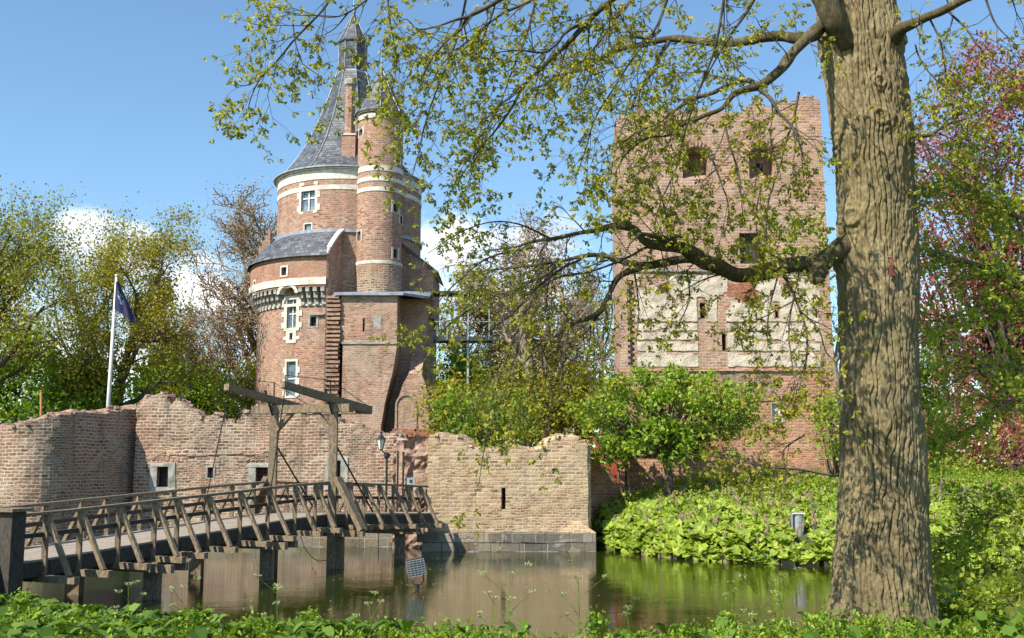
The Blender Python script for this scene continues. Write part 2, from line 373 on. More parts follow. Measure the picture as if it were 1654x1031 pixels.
def surf(mb, f, us, vs, holes=(), depth=.3, top=None, uvo=(0, 0)):
    """f(u,v,d) -> point, d outward. holes (u0,u1,v0,v1)."""
    us = sorted(set([round(u, 4) for u in us]+[round(h[i], 4) for h in holes for i in (0, 1)]))
    vs = sorted(set([round(v, 4) for v in vs]+[round(h[i], 4) for h in holes for i in (2, 3)]))
    T = [top(u) if top else 1e9 for u in us]
    for i in range(len(us)-1):
        u0, u1 = us[i], us[i+1]
        for j in range(len(vs)-1):
            v0, v1 = vs[j], vs[j+1]; cu, cv = (u0+u1)/2, (v0+v1)/2
            if any(h[0] < cu < h[1] and h[2] < cv < h[3] for h in holes): continue
            a0, a1 = min(v0, T[i]), min(v0, T[i+1]); b0, b1 = min(v1, T[i]), min(v1, T[i+1])
            if b0-a0 < 1e-5 and b1-a1 < 1e-5: continue
            mb.quad([f(u0, a0, 0), f(u1, a1, 0), f(u1, b1, 0), f(u0, b0, 0)], [(u0, a0), (u1, a1), (u1, b1), (u0, b0)])
    for h in holes:
        u0, u1, v0, v1 = h[:4]; dp = h[4] if len(h) > 4 else depth
        for (a, b_) in (((u0, v0), (u1, v0)), ((u1, v0), (u1, v1)), ((u1, v1), (u0, v1)), ((u0, v1), (u0, v0))):
            mb.quad([f(*a, 0), f(*a, -dp), f(*b_, -dp), f(*b_, 0)], [(a[0], a[1]), (a[0]+dp, a[1]+.02), (b_[0]+dp, b_[1]+.02), b_])
# ------------------------------------------------------------ terrain, water
CRX = [-60, -14, -8, -5, -3, -1, 1, 3, 4, 9, 20, 60]; CRY = [17, 16.3, 14.2, 12.2, 11.2, 10.6, 10.5, 10.9, 11.9, 12.0, 12.2, 13]
WLX = [-60, -14, -11, -8, -5, -2, 0, 4, 9, 20, 60]; WLY = [40, 30, 26.2, 20, 16, 13.9, 13.2, 13.4, 13.6, 14, 15]
SHX = [-80, -3.4, 3.3, 3.8, 6.1, 8.5, 10.9, 16.8, 60]; SHY = [47.6, 47.6, 47.2, 43.6, 39.6, 37.9, 37, 35.9, 33]
def ssm(x): x = max(0, min(1, x)); return x*x*(3-2*x)
def ground_z(x, y):
    yc, yw, ys = interp(x, CRX, CRY), interp(x, WLX, WLY), interp(x, SHX, SHY)
    n = .09*mnoise.noise(Vector((x*.35, y*.35, 0)))
    if y < (yw+ys)/2:
        if y < yc: return 1.66+n
        t = (y-yc)/(yw-yc)
        return 1.66*(1-t)+n*(1-t) if t < 1 else max(-1.2, -(y-yw)*.5)
    d = y-ys
    if d < 0: return -1.2
    if x < 3.2: return min(2.6, .3+2.3*ssm(d/1.0))
    return .34+2.26*min(1, (d/9.5))**.9+n*.6
mb = MB(); xs = grid(-60, 60, .75)+[]; xs = [-900, -300, -120]+xs+[120, 300, 900]
ys = [-60, -10]+grid(4, 58, .6)+[75, 100, 160, 400, 1500]
idx = {}
V = [(x, y, ground_z(x, y)) for y in ys for x in xs]; mb.v = V; nx = len(xs)
for j in range(len(ys)-1):
    for i in range(nx-1):
        a = j*nx+i; mb.f.append((a, a+1, a+nx+1, a+nx)); mb.uv.append([(0, 0)]*4)
tag(mb.build('ground', M['ground'], smooth=True), kind='structure', label='green banks and castle island ground around the moat')
mb = MB(); mb.quad([(-120, 5, 0), (120, 5, 0), (120, 60, 0), (-120, 60, 0)])
tag(mb.build('water', M['water']), kind='structure', label='still brown green moat water reflecting the castle walls')

# ------------------------------------------------------------ wall helpers
def fbox(mb, f, u0, u1, v0, v1, d0, d1):
    a = [f(u0, v0, d0), f(u1, v0, d0), f(u1, v1, d0), f(u0, v1, d0)]
    b = [f(u0, v0, d1), f(u1, v0, d1), f(u1, v1, d1), f(u0, v1, d1)]
    mb.quad(b); mb.quad([a[1], a[0], a[3], a[2]])
    for i in range(4): j = (i+1) % 4; mb.quad([a[i], a[j], b[j], b[i]])
def pathf(pts, disp=.05, smooth=False):
    pts = [Vector((p[0], p[1])) for p in pts]
    S = [0]
    for a, b in zip(pts, pts[1:]): S.append(S[-1]+(b-a).length)
    N = []
    for i in range(len(pts)):
        a = pts[max(i-1, 0)]; b = pts[min(i+1, len(pts)-1)]
        d0 = (pts[i]-a).normalized() if i else None; d1 = (b-pts[i]).normalized() if i < len(pts)-1 else None
        d = ((d0 or d1)+(d1 or d0)).normalized(); n = Vector((d.y, -d.x))
        k = 1/max(.4, n.dot(Vector(((d1 or d0).y, -(d1 or d0).x)))); N.append(n*k)
    Nx = [n.x for n in N]; Ny = [n.y for n in N]; Xs = [p.x for p in pts]; Ys = [p.y for p in pts]
    def f(u, v, d):
        x, y = interp(u, S, Xs), interp(u, S, Ys); nx, ny = interp(u, S, Nx), interp(u, S, Ny)
        dd = d+disp*mnoise.noise(Vector((u*.9, v*.9, 3.1)))+disp*.5*mnoise.noise(Vector((u*3.2, v*3.2, 7.7)))
        return (x+nx*dd, y+ny*dd, v)
    return f, S[-1], S
def cols(a, b, w):
    g = []; n = int((b-a)/w)
    for i in range(n+1): u = a+(b-a)*i/n; g += [u]+([u+.012] if i < n else [])
    return g
def ragtop(prof, seed, amp=.22, q=.125):
    us = [p[0] for p in prof]; zs = [p[1] for p in prof]
    def t(u):
        k = round(math.floor(u/.28+1e-4))
        z = interp(u, us, zs)+amp*mnoise.noise(Vector((k*.71, seed, 0)))+amp*.5*mnoise.noise(Vector((k*.23, seed, 5)))
        return round(z/q)*q
    return t
def ruin(name, pts, prof, z0, thick, m, parent, holes=(), seed=1, rub=1.0, amp=.22, disp=.05, pxp=None, closed_end=True, rubm='rubble', depth=.45):
    f, L, S = pathf(pts, disp)
    if pxp: prof = pxp(f, L)
    top = ragtop(prof, seed, amp)
    zmax = max(p[1] for p in prof)+.5
    us = cols(0, L, .28); mb = MB()
    surf(mb, f, us, grid(z0, zmax, .3), holes, depth, top)
    fb = lambda u, v, d: f(L-u, v, -thick-d)
    surf(mb, fb, [L-u for u in us], grid(z0, zmax, .8), (), .3, lambda u: top(L-u))
    w = mb.build(name, m, parent)
    cap = MB(); rr = random.Random(seed)
    for i in range(len(us)-1):
        u0, u1 = us[i], us[i+1]; z0_, z1_ = top(u0), top(u1)
        nd = max(2, int(thick/.3)); prev = None
        for k in range(nd+1):
            d = -thick*k/nd; bump = .12*math.sin(math.pi*k/nd)
            a = Vector(f(u0, z0_, d)); b = Vector(f(u1, z1_, d))
            a.z = z0_+(bump*(1+mnoise.noise(Vector((u0*2, d*3, seed)))) if 0 < k < nd else 0); b.z = z1_+(bump*(1+mnoise.noise(Vector((u1*2, d*3, seed)))) if 0 < k < nd else 0)
            if prev: cap.quad([prev[0], prev[1], b, a])
            prev = (a, b)
    for u in (0, L):
        zz = top(u); q = [f(u, z0, 0), f(u, z0, -thick), f(u, zz, -thick), f(u, zz, 0)]
        if closed_end: cap.quad(q if u else q[::-1])
    for k in range(int(L*9*rub)):
        u = rr.uniform(.1, L-.1); d = -rr.uniform(.03, thick*.7); z = top(u)+rr.uniform(-.02, .07)
        Mx = Matrix.Translation(Vector(f(u, z, d))) @ Matrix.Rotation(rr.uniform(0, 3.1), 4, 'Z') @ Matrix.Rotation(rr.uniform(-.35, .35), 4, 'X')
        cap.box(-.13*rr.uniform(.6, 1.2), .13, -.07, .07, -.05, rr.uniform(.03, .1), .85, Mx, .018)
    cap.build('broken_top', M[rubm], parent)
    return f, L, S, top
def pxprof(pairs, Yf=None):          # picture points along the path -> height profile over u
    def g(f, L):
        us = [L*i/400 for i in range(401)]; out = []
        pj = []
        for u in us:
            x, y, _ = f(u, 4, 0); dep = y*ct+(4-CZ)*st; pj.append((827+F*x/dep, y))
        for u, (px, y) in list(zip(us, pj))[::8]+[(L, pj[-1])]:
            py = interp(px, [p[0] for p in pairs], [p[1] for p in pairs]); out.append((u, zf(py, y)))
        return out
    return g
def udist(f, L, px, z=4):
    lo = min(range(801), key=lambda i: abs(827+F*f(L*i/800, z, 0)[0]/(f(L*i/800, z, 0)[1]*ct+(z-CZ)*st)-px)); return L*lo/800
def surround(name, f, u0, u1, v0, v1, m, parent, wd=.16, proud=.035, quoin=False, back=-.12, lintel=None):
    mb = MB(); lintel = wd if lintel is None else lintel
    if quoin:
        n = max(2, int((v1-v0)/.32)); h = (v1-v0)/n
        for i in range(n):
            e = wd*(1.9 if i % 2 == 0 else .95)
            fbox(mb, f, u0-e, u0, v0+i*h, v0+i*h+h-.004, back, proud); fbox(mb, f, u1, u1+e, v0+i*h, v0+i*h+h-.004, back, proud)
    else:
        fbox(mb, f, u0-wd, u0, v0, v1, back, proud); fbox(mb, f, u1, u1+wd, v0, v1, back, proud)
    fbox(mb, f, u0-wd, u1+wd, v1+.003, v1+lintel, back, proud+.003); fbox(mb, f, u0-wd, u1+wd, v0-wd*.8, v0-.003, back, proud+.003)
    return mb.build(name, m, parent)
def pane(f, u0, u1, v0, v1, parent, d=-.12, m='glass', bars=(1, 1), barm='white', bw=.035):
    mb = MB(); fbox(mb, f, u0-.01, u1+.01, v0-.01, v1+.01, d-.04, d); mb.build('pane', M[m], parent)
    if bars:
        mb = MB(); nu, nv = bars
        for i in range(nu+2): u = u0+(u1-u0)*i/(nu+1); fbox(mb, f, u-bw/2, u+bw/2, v0, v1, d, d+.05)
        for i in range(nv+2): v = v0+(v1-v0)*i/(nv+1); fbox(mb, f, u0, u1, v-bw/2, v+bw/2, d+.003, d+.053)
        mb.build('glazing_bar' if barm == 'white' else 'iron_bar', M[barm], parent)

# ------------------------------------------------------------ ruined curtain walls
BLX = [(xf(-150, 748, 51), 51), (xf(-60, 748, 48), 48), (xf(-5, 748, 44.6), 44.6), (xf(35, 748, 42.9), 42.9), (xf(75, 748, 42.2), 42.2), (xf(108, 748, 42.3), 42.3), (xf(135, 748, 43.0), 43.0), (xf(160, 748, 44.2), 44.2), (xf(190, 748, 45.8), 45.8), (xf(219, 748, 47), 47)]
cb_ = (xf(66, 748, 44.3), 44.3); rb_ = 1.85
BL = [(cb_[0]-rb_*1.0, 49), (cb_[0]-rb_, 46)]+[(cb_[0]-rb_*math.cos(R(a)), cb_[1]-rb_*1.15*math.sin(R(a))) for a in range(10, 141, 10)]+[(xf(219, 748, 47), 47)]
t = empty('ruined_bastion', (BL[4][0], BL[4][1], 0)); tag(t, 'rounded ruined brick bastion at the left end of the castle wall', 'ruined wall')
ruin('wall', BL, None, -.6, 1.1, M['brick_wall'], t, seed=3, rub=.8, amp=.1, disp=.07, pxp=pxprof([(-200, 700), (0, 692), (35, 684), (60, 678), (110, 670), (130, 663), (160, 668), (219, 660)]))
WL = [(xf(217, 748, 46.4), 46.4), (xf(330, 748, 46.2), 46.2), (xf(470, 748, 46.1), 46.1), (xf(600, 748, 46.0), 46.0), (xf(655, 748, 46.0), 46.0)]
t = empty('curtain_wall', (WL[2][0], WL[2][1], 0)); tag(t, 'long ruined brick curtain wall with barred windows behind the drawbridge', 'ruined wall')
f, L, S = pathf(WL, .05)
def H(f, L, pa, ya, pb, yb, Y, dp=.5): return (udist(f, L, pa), udist(f, L, pb), zf(yb, Y), zf(ya, Y), dp)
holes = [H(f, L, 256, 754, 274, 787, 46.2), H(f, L, 337, 755, 346, 772, 46.2), H(f, L, 414, 755, 434, 784, 46.2), H(f, L, 538, 744, 551, 782, 46.1), H(f, L, 607, 745, 619, 790, 46.1)]
holes = holes[:4]
f, L, S, top = ruin('wall', WL, None, -.6, 1.0, M['brick_wall'], t, holes, seed=8, rub=1.6, amp=.26, disp=.1,
    pxp=pxprof([(217, 655), (228, 644), (262, 640), (285, 646), (300, 655), (325, 676), (380, 679), (392, 670), (415, 658), (455, 655), (500, 661), (530, 676), (560, 686), (600, 697), (655, 704)]))
for k, h in enumerate(holes):
    if k == 1:
        s = surround('window', f, *h[:4], M['greystone'], t, .07, .02); pane(f, *h[:4], s, -.3, 'dark', None)
    else:
        s = surround('window', f, *h[:4], M['greystone'], t, .3, .03, lintel=.16, back=-.2); pane(f, *h[:4], s, -.3, 'dark', (3, 4) if k != 0 else (1, 0), 'rust' if k == 2 else 'iron', .03)
# herringbone relieving panels and corroded string course
mb = MB()
for k in (0, 2):
    h = holes[k]; uc = (h[0]+h[1])/2-.1
    for r in range(4):
        for q in range(-3, 4):
            if abs(q)+r*.8 > 3.2: continue
            u = uc+q*.2; v = h[3]+.3+r*.09; sgn = 1 if q > 0 else -1
            a = f(u, v+.04*sgn*(1 if q else 0), 0); b = f(u+.17, v-.04*sgn, 0)
            mb.beam((a[0], a[1]-.005, a[2]), (b[0], b[1]-.005, b[2]), .06, .05)
mb.build('relieving_bricks', M['brick_lower'], t)
mb = MB(); u0, u1 = udist(f, L, 275), udist(f, L, 470)
u = u0
while u < u1:
    du = random.uniform(.25, .9); zz = zf(734, 46.2)+.03*math.sin(u*2)
    
    if random.random() < .75: fbox(mb, f, u, u+du*.93, zz-.03, zz+.03, -.02, .03+random.uniform(0, .04))
    u += du
mb.build('string_course', M['brick_wall'], t)
# ledge at the foot of the curtain wall
mb = MB(); xa, xb = WL[0][0]-6, -3.2
u = xa
while u < xb:
    du = random.uniform(.7, 1.2); mb.box(u, min(u+du, xb)-.012, 45.35+random.uniform(-.02, .02), 46.3, -.8, .56+random.uniform(-.015, .015)); u += du
mb.build('foot_ledge', M['plinth'], t)
# raw broken end of the curtain wall where it meets the gate
t2 = empty('broken_wall_stub', (xf(668, 748, 45), 45, 0)); tag(t2, 'raw red broken brick wall stub beside the lantern at the far bridge end', 'ruined wall')
mb = MB()
fx = lambda u, v, d: (u, 44.9-d-.35*mnoise.noise(Vector((u*1.3, v*1.3, 2)))-.3*abs(mnoise.noise(Vector((u*3.4, v*3.4, 9)))), v)
surf(mb, fx, grid(xf(636, 748, 45), xf(697, 748, 45), .13), grid(-.6, 5.2, .13), top=lambda u: zf(706, 45)+.25*mnoise.noise(Vector((u*3, 0, 0))))
mb.build('broken_face', M['rubble'], t2)
mb = MB(); mb.box(xf(640, 748, 45), xf(695, 748, 45), 45.1, 46.0, -.6, zf(712, 45)); mb.build('core', M['rubble'], t2)
for (xa, ya, xb, yb) in ((640, 716, 652, 800), (668, 760, 688, 800)):
    mb = MB(); fq = lambda u, v, d: (u, 44.48-d, v)
    surf(mb, fx if 0 else (lambda u, v, d: (u, 44.42-d-.05*mnoise.noise(Vector((u*3, v*3, 1))), v)), grid(xf(xa, 748, 44.5), xf(xb, 748, 44.5), .15), grid(zf(yb, 44.5), zf(ya, 44.5), .15)); mb.build('facing_bricks', M['brick_lower'], t2)
# front wall with stone plinth
XL, XR = xf(690, 800, 43.4), xf(956, 800, 43.4)
t = empty('front_wall', ((XL+XR)/2, 43.4, 0)); tag(t, 'yellowish ruined brick wall rising from the moat on a stone plinth with an arrow slit', 'ruined wall')
FW = [(XL+.1, 46.6), (XL, 43.45), (XR-.02, 43.4), (XR+.05, 46.4)]
PR = [(600, 706), (690, 706), (735, 704), (745, 712), (757, 727), (812, 728), (822, 714), (836, 711), (842, 727), (873, 728), (884, 716), (905, 706), (936, 703), (948, 714), (957, 726), (990, 738)]
f, L, S = pathf(FW, .04)
slit = H(f, L, 810, 788, 816, 823, 43.4, .6)
f, L, S, top = ruin('wall', FW, None, .7, .8, M['brick_front'], t, [slit], seed=21, rub=.9, amp=.1, disp=.05, pxp=pxprof(PR), rubm='brick_front')
mb = MB(); fbox(mb, f, slit[0]-.05, slit[1]+.05, slit[2]-.05, slit[3]+.05, -.66, -.6); mb.build('slit_back', M['dark'], t)
pl = MB()
for r in range(2):
    z0, z1 = -.02+r*.36-.3*(r == 0), .33+r*.36
    u = XL-.15-(r*.2)
    while u < XR+.1:
        du = random.uniform(.7, 1.15); e = min(u+du, XR+.12); pl.box(u, e-.014, 42.95-.02*r+random.uniform(-.01, .01), 43.9, z0+(.012 if r else -.3), z1); u += du
for r in range(2):
    v = 43.95
    while v < 46.3: du = random.uniform(.6, 1); pl.box(XR-.4, XR+.13, v, v+du-.014, -.4+r*.73+(.012 if r else 0), .33+r*.36); v += du
pl.build('plinth', M['plinth'], t)
# the little pyramid buttress at the right corner
mb = MB(); a = xf(898, 860, 43.4); c = XR+.03
mb.quad([(a, 43.42, .7), (c+.1, 42.98, .7), (xf(930, 850, 43.4), 43.34, zf(838, 43.4))]); mb.quad([(c+.1, 42.98, .7), (c+.12, 43.8, .7), (xf(930, 850, 43.4), 43.34, zf(838, 43.4))])
mb.build('corner_buttress', M['brick_front'], t)
# sloping side wall
SW = [(xf(952, 748, 46.5), 46.5), (xf(985, 748, 47.2), 47.2), (xf(1013, 748, 47.5), 47.5)]
t = empty('sloping_wall', (SW[1][0], SW[1][1], 0)); tag(t, 'shaded brick wall with sloping top below the red timber gate', 'ruined wall')
ruin('wall', SW, None, -.6, .5, M['brick_donjon'], t, seed=30, rub=.4, amp=.03, disp=.03, pxp=pxprof([(940, 730), (958, 741), (1012, 794), (1020, 796)]), rubm='brick_donjon')
# ------------------------------------------------------------ round tower
YC = 66.0; XC = xf(565, 350, YC)
T = empty('round_castle_tower', (XC, YC, 2.6)); tag(T, 'tall round brick castle tower with white bands, slate spire and stair turret', 'castle tower')
RU = xf(680, 350, YC)-XC-.02; RL = XC-xf(418, 560, YC); RC = XC-xf(408, 470, YC)
Z = lambda py, Y=YC: zf(py, Y)
def drum(R, cx=XC, cy=YC): return lambda u, v, d: (cx+(R+d)*math.sin(u/R), cy-(R+d)*math.cos(u/R), v)
def ang(px, py, R, cx=XC, cy=YC):
    a = 0
    for _ in range(30):
        Y = cy-R*math.cos(a); a = math.asin(max(-1, min(1, (xf(px, py, Y)-cx)/R)))
    return a
def dhole(R, x0, y0, x1, y1, cx=XC, cy=YC, dp=.35):
    a0, a1 = ang(x0, (y0+y1)/2, R, cx, cy), ang(x1, (y0+y1)/2, R, cx, cy); Y = cy-R*math.cos((a0+a1)/2)
    return (a0*R, a1*R, zf(y1, Y), zf(y0, Y), dp)
zE, zRoofTop, zEave, zPar, zCorb = Z(301), Z(396), Z(441), Z(481), Z(512)
fU = drum(RU)
wA = dhole(RU, 487, 299, 509, 341); wB = dhole(RU, 492, 362, 503, 380)
mb = MB(); pi = math.pi
surf(mb, fU, grid(-pi*RU, pi*RU, .36), grid(2.6, zE, 1.2), [wA, wB]); mb.build('upper_wall', M['brick_tower'], T)
def band(R, z0, z1, proud, m, name='stone_band', cx=XC, cy=YC, a0=-pi, a1=pi, par=T):
    mb = MB(); mb.lathe(cx, cy, [(R-.05, z0), (R+proud, z0), (R+proud, z1), (R-.05, z1)], 72, a0, a1); return mb.build(name, M[m], par)
band(RU, Z(318), Z(303.5), .03, 'stone'); band(RU, Z(334), Z(327), .03, 'stone'); band(RU, Z(303), zE, .14, 'stone')
band(RU, Z(399), Z(394), .1, 'lead')
s = surround('window', fU, *wA[:4], M['stone'], T, .17, .03, quoin=True); pane(fU, *wA[:4], s, -.15, 'glass', (1, 1), 'white', .07)
s = surround('window', fU, *wB[:4], M['stone'], T, .07, .02); pane(fU, *wB[:4], s, -.1, 'glass', None)
# spire
def oct_r(r, tt, z, ph):
    k = ((tt-ph) % (pi/4))-pi/8; return r*math.cos(pi/8)/math.cos(k)
mpx = RU/115
SP = [(301, 119), (296, 112), (285, 100), (268, 87), (240, 69), (200, 51), (160, 36.5), (122, 25)]
ph = R(21)
def rblend(r, tt, z):
    k = max(0, min(1, (z-zE)/2.6)); return r*(1-k)+oct_r(r, tt, z, ph)*k*1.03+0*k
mb = MB()
sp = [(w_*mpx*1.01, Z(y)) for y, w_ in SP]
fine = []
for (r0, z0), (r1, z1) in zip(sp, sp[1:]):
    for k in range(3): fine.append((r0+(r1-r0)*k/3, z0+(z1-z0)*k/3))
fine.append(sp[-1]); mb.lathe(XC, YC, [(RU-.1, zE-.02)]+fine, 96, 0, 2*pi, rblend); mb.build('spire', M['slate'], T)
ro = lambda r, tt, z: oct_r(r, tt, z, ph)
mb = MB(); LAN = [(24.2, 122), (23.2, 119), (23.2, 73)]; mb.lathe(XC, YC, [(w_*mpx, Z(y)) for w_, y in LAN], 8, ph, ph+2*pi, ro)
lan = mb.build('lantern_shaft', M['slate'], T)
mb = MB(); mb.lathe(XC, YC, [(23*mpx, Z(74)), (25.5*mpx, Z(72)), (25.5*mpx, Z(70)), (15*mpx, Z(50)), (5*mpx, Z(28)), (0, Z(17))], 8, ph, ph+2*pi, ro)
mb.build('lantern_cap', M['slate'], T)
mb = MB(); mb.tube([(XC, YC, Z(20)), (XC, YC, Z(-4))], [.07, .02], 6); mb.lathe(XC, YC, [(0, Z(12)), (.13, Z(9.5)), (0, Z(7))], 10); mb.build('finial', M['lead'], T)
mb = MB()
for k in range(8):
    a = ph+k*pi/4
    pts = [(XC+rblend(r, a+1e-4, z)*1.004*math.sin(a), YC-rblend(r, a+1e-4, z)*1.004*math.cos(a), z+.02) for r, z in fine[3:]]
    pts += [(XC+w_*mpx*1.01*math.sin(a), YC-w_*mpx*1.01*math.cos(a), Z(y)) for w_, y in LAN[1:]]
    mb.tube(pts, .035, 5)
    mb.tube([(XC+w_*mpx*1.01*math.sin(a), YC-w_*mpx*1.01*math.cos(a), Z(y)) for w_, y in ((25.5, 70), (15, 50), (5, 28))], .032, 5)
mb.lathe(XC, YC, [(24.6*mpx, Z(122.5)), (25*mpx, Z(121)), (23.9*mpx, Z(119))], 8, ph, ph+2*pi, ro)
mb.build('lead_hip', M['lead'], T)
band(RU, zE+.01, zE+.09, .28, 'lead', 'gutter')
# chimney
xc = (xf(552, 250, 62.6)+xf(574, 250, 62.6))/2; hw = (xf(574, 250, 62.6)-xf(552, 250, 62.6))/2; YK = 62.9
mb = MB(); mb.box(xc-hw, xc+hw, YK-.45, YK+.9, Z(285, YK), Z(221, YK)); cb = mb.build('chimney', M['brick_tower'], T)
mb = MB(); r8 = hw*.78; mb.lathe(xc, YK, [(r8, Z(221, YK)), (r8*.93, Z(140, YK))], 8, R(22.5), R(382.5)); mb.build('chimney_shaft', M['brick_tower'], cb)
mb = MB(); mb.lathe(xc, YK, [(r8*.93, Z(141, YK)), (r8*1.25, Z(138, YK)), (r8*1.25, Z(131, YK)), (r8*1.05, Z(129, YK)), (0, Z(129, YK))], 8, R(22.5), R(382.5)); mb.build('chimney_cap', M['greystone'], cb)
mb = MB(); mb.box(xc-hw-.05, xc+hw+.05, YK-.5, YK+.9, Z(222, YK), Z(219.5, YK)); mb.build('chimney_ledge', M['stone'], cb)
# lower ring: wall, corbels, parapet, lean-to roof
aC = ang(530, 450, RL); aI = ang(552, 400, RU); fL = drum(RL); fP = drum(RC)
w1 = dhole(RL, 464, 484, 479, 530); w2 = dhole(RL, 463, 584, 478, 640); w3 = dhole(RL, 468, 538, 473, 549); w4 = dhole(RL, 501, 512, 511, 527)
mb = MB(); surf(mb, fL, grid(-R(230)*1*RL, aC*RL, .4), grid(2.0, zPar, 1.2), [w1, w2, w3, w4]); mb.build('lower_wall', M['brick_tower'], T)
w5 = dhole(RC, 455, 432, 463, 445); w6 = dhole(RC, 410, 455, 412.5, 475)
mb = MB(); surf(mb, fP, grid(-R(230)*RC, aC*RC, .4), grid(zPar, zEave, .8), [w5, w6]); par = mb.build('parapet_wall', M['brick_ring'], T)
band(RC, zPar-.12, zPar+.28, .06, 'stone', 'stone_band', a0=-R(230), a1=aC); band(RL, zCorb-.06, zCorb+.1, .05, 'stone', 'stone_band', a0=-R(230), a1=aC)
mb = MB(); mb.lathe(XC, YC, [(RL-.1, zPar-.14), (RC+.02, zPar-.12)], 72, -R(230), aC); mb.build('corbel_soffit', M['greystone'], T)
n = 40; cm = None
for k in range(n+12):
    a = aC-R(2)-k*R(4.4)
    if a < -R(205): break
    if abs(a-(w1[0]+w1[1])/2/RL) < R(5.5): continue
    if cm is None:
        mb = MB(); dz = (zPar-.14-zCorb)/3
        for q in range(3): fbox(mb, lambda u, v, d: (u, -d, v), -.115, .115, q*dz, (q+1)*dz, -.3, .14+q*(RC-RL)/3)
        mb.lathe(0, 0, [], 3); cm = mb.build('corbel', M['greystone'], None); ob = cm
    else: ob = cm.copy(); C.objects.link(ob)
    ob.parent = T; ob.location = (XC+RL*math.sin(a)-T.location.x, YC-RL*math.cos(a)-T.location.y, zCorb-2.6); ob.rotation_euler = (0, 0, a)
# arch over the alcove window
mb = MB(); ac = (w1[0]+w1[1])/2/RL
for k in range(9):
    a0, a1 = pi*k/9, pi*(k+1)/9
    for r0, r1 in ((.55, .75),):
        p = [(ac*RC-math.cos(a)*r, zPar-.55+math.sin(a)*r*.75) for a, r in ((a0, r0), (a1, r0), (a1, r1), (a0, r1))]
        mb.quad([fP(p[i][0], p[i][1], .03) for i in (0, 3, 2, 1)]); mb.quad([fP(p[0][0], p[0][1], .03), fP(p[1][0], p[1][1], .03), fP(p[1][0], p[1][1], -.5), fP(p[0][0], p[0][1], -.5)])
mb.build('alcove_arch', M['stone'], T)
s = surround('window', fL, *w1[:4], M['stone'], T, .2, .05, quoin=True); pane(fL, *w1[:4], s, -.15, 'glass', (1, 1), 'white', .05)
s = surround('window', fL, *w2[:4], M['stone'], T, .13, .05, quoin=True); pane(fL, *w2[:4], s, -.12, 'glass', (0, 1), 'white', .05)
s = surround('window', fL, *w3[:4], M['stone'], T, .24, .04, quoin=True); pane(fL, *w3[:4], s, -.2, 'dark', None)
s = surround('window', fL, *w4[:4], M['greystone'], T, .12, .03); pane(fL, *w4[:4], s, -.2, 'dark', None)
s = surround('window', fP, *w5[:4], M['stone'], T, .1, .03); pane(fP, *w5[:4], s, -.15, 'dark', None)
s = surround('window', fP, *w6[:4], M['stone'], T, .1, .03); pane(fP, *w6[:4], s, -.15, 'glass', None)
# flat slab strip with ledge right of the windows
mb = MB(); ga, gb = ang(500, 520, RL)*RL, aC*RL; zz = zf(508, 60.6)
fbox(mb, fL, ga+.05, gb-.15, zf(509, 60.6), zf(507, 60.6)+.02, 0, .16); mb.build('slab_ledge', M['greystone'], T)
# lean-to roof with a slightly hollow slope and its brick gable end
mb = MB(); pr = []
for k in range(7):
    q = k/6; pr.append((RC+.2+(RU-RC-.2)*q, zEave-.04+(zRoofTop-zEave)*(q+.12*math.sin(pi*q))))
for k in range(6):
    (r0, z0), (r1, z1) = pr[k], pr[k+1]; e0 = aC+(aI-aC)*(k/6); e1 = aC+(aI-aC)*((k+1)/6)
    for i in range(60):
        a, b = i/60, (i+1)/60; s0, s1 = -R(230), 0
        A = [s0+(e0-s0)*a, s0+(e0-s0)*b, s0+(e1-s0)*b, s0+(e1-s0)*a]
        pts = [(XC+r*math.sin(x), YC-r*math.cos(x), z) for x, r, z in zip(A, (r0, r0, r1, r1), (z0, z0, z1, z1))]
        mb.quad(pts, [(A[0]*RC, k*.4), (A[1]*RC, k*.4), (A[2]*RC, k*.4+.4), (A[3]*RC, k*.4+.4)])
mb.build('lean_to_roof', M['slate'], T)
mb = MB(); V0 = [(XC+r*math.sin(aC+(aI-aC)*k/6), YC-r*math.cos(aC+(aI-aC)*k/6), z-.02) for k, (r, z) in enumerate(pr)]
V0[0] = (XC+RC*math.sin(aC), YC-RC*math.cos(aC), zEave-.05)
for a, b in zip(V0, V0[1:]): mb.quad([(a[0], a[1], 2), (b[0], b[1], 2), b, a])
mb.build('gable_end', M['brick_lower'], T)
mb = MB()
for a, b in zip(V0, V0[1:]): mb.beam((a[0], a[1], a[2]+.1), (b[0], b[1], b[2]+.1), .3, .1)
mb.build('verge_coping', M['stone'], T)
# torn toothing column
xa, xb = xf(527, 550, 60.3), xf(550, 550, 60.3); mb = MB(); z = 2.6; zt = zf(476, 60.3)
while z < zt:
    up = z > zf(622, 60.3); k = random.uniform(-.08, .1)
    mb.box(xa-.02+random.uniform(0, .05), xb-random.uniform(0, .12), (60.16 if up else 60.3)+random.uniform(-.03, .03), 62, z, z+.13, 1, None, .008)
    mb.box(xa+.05, xb-.03, 60.42, 62, z+.13, z+.24); z += .24
mb.build('toothed_brick_edge', M['brick_tower'], T)
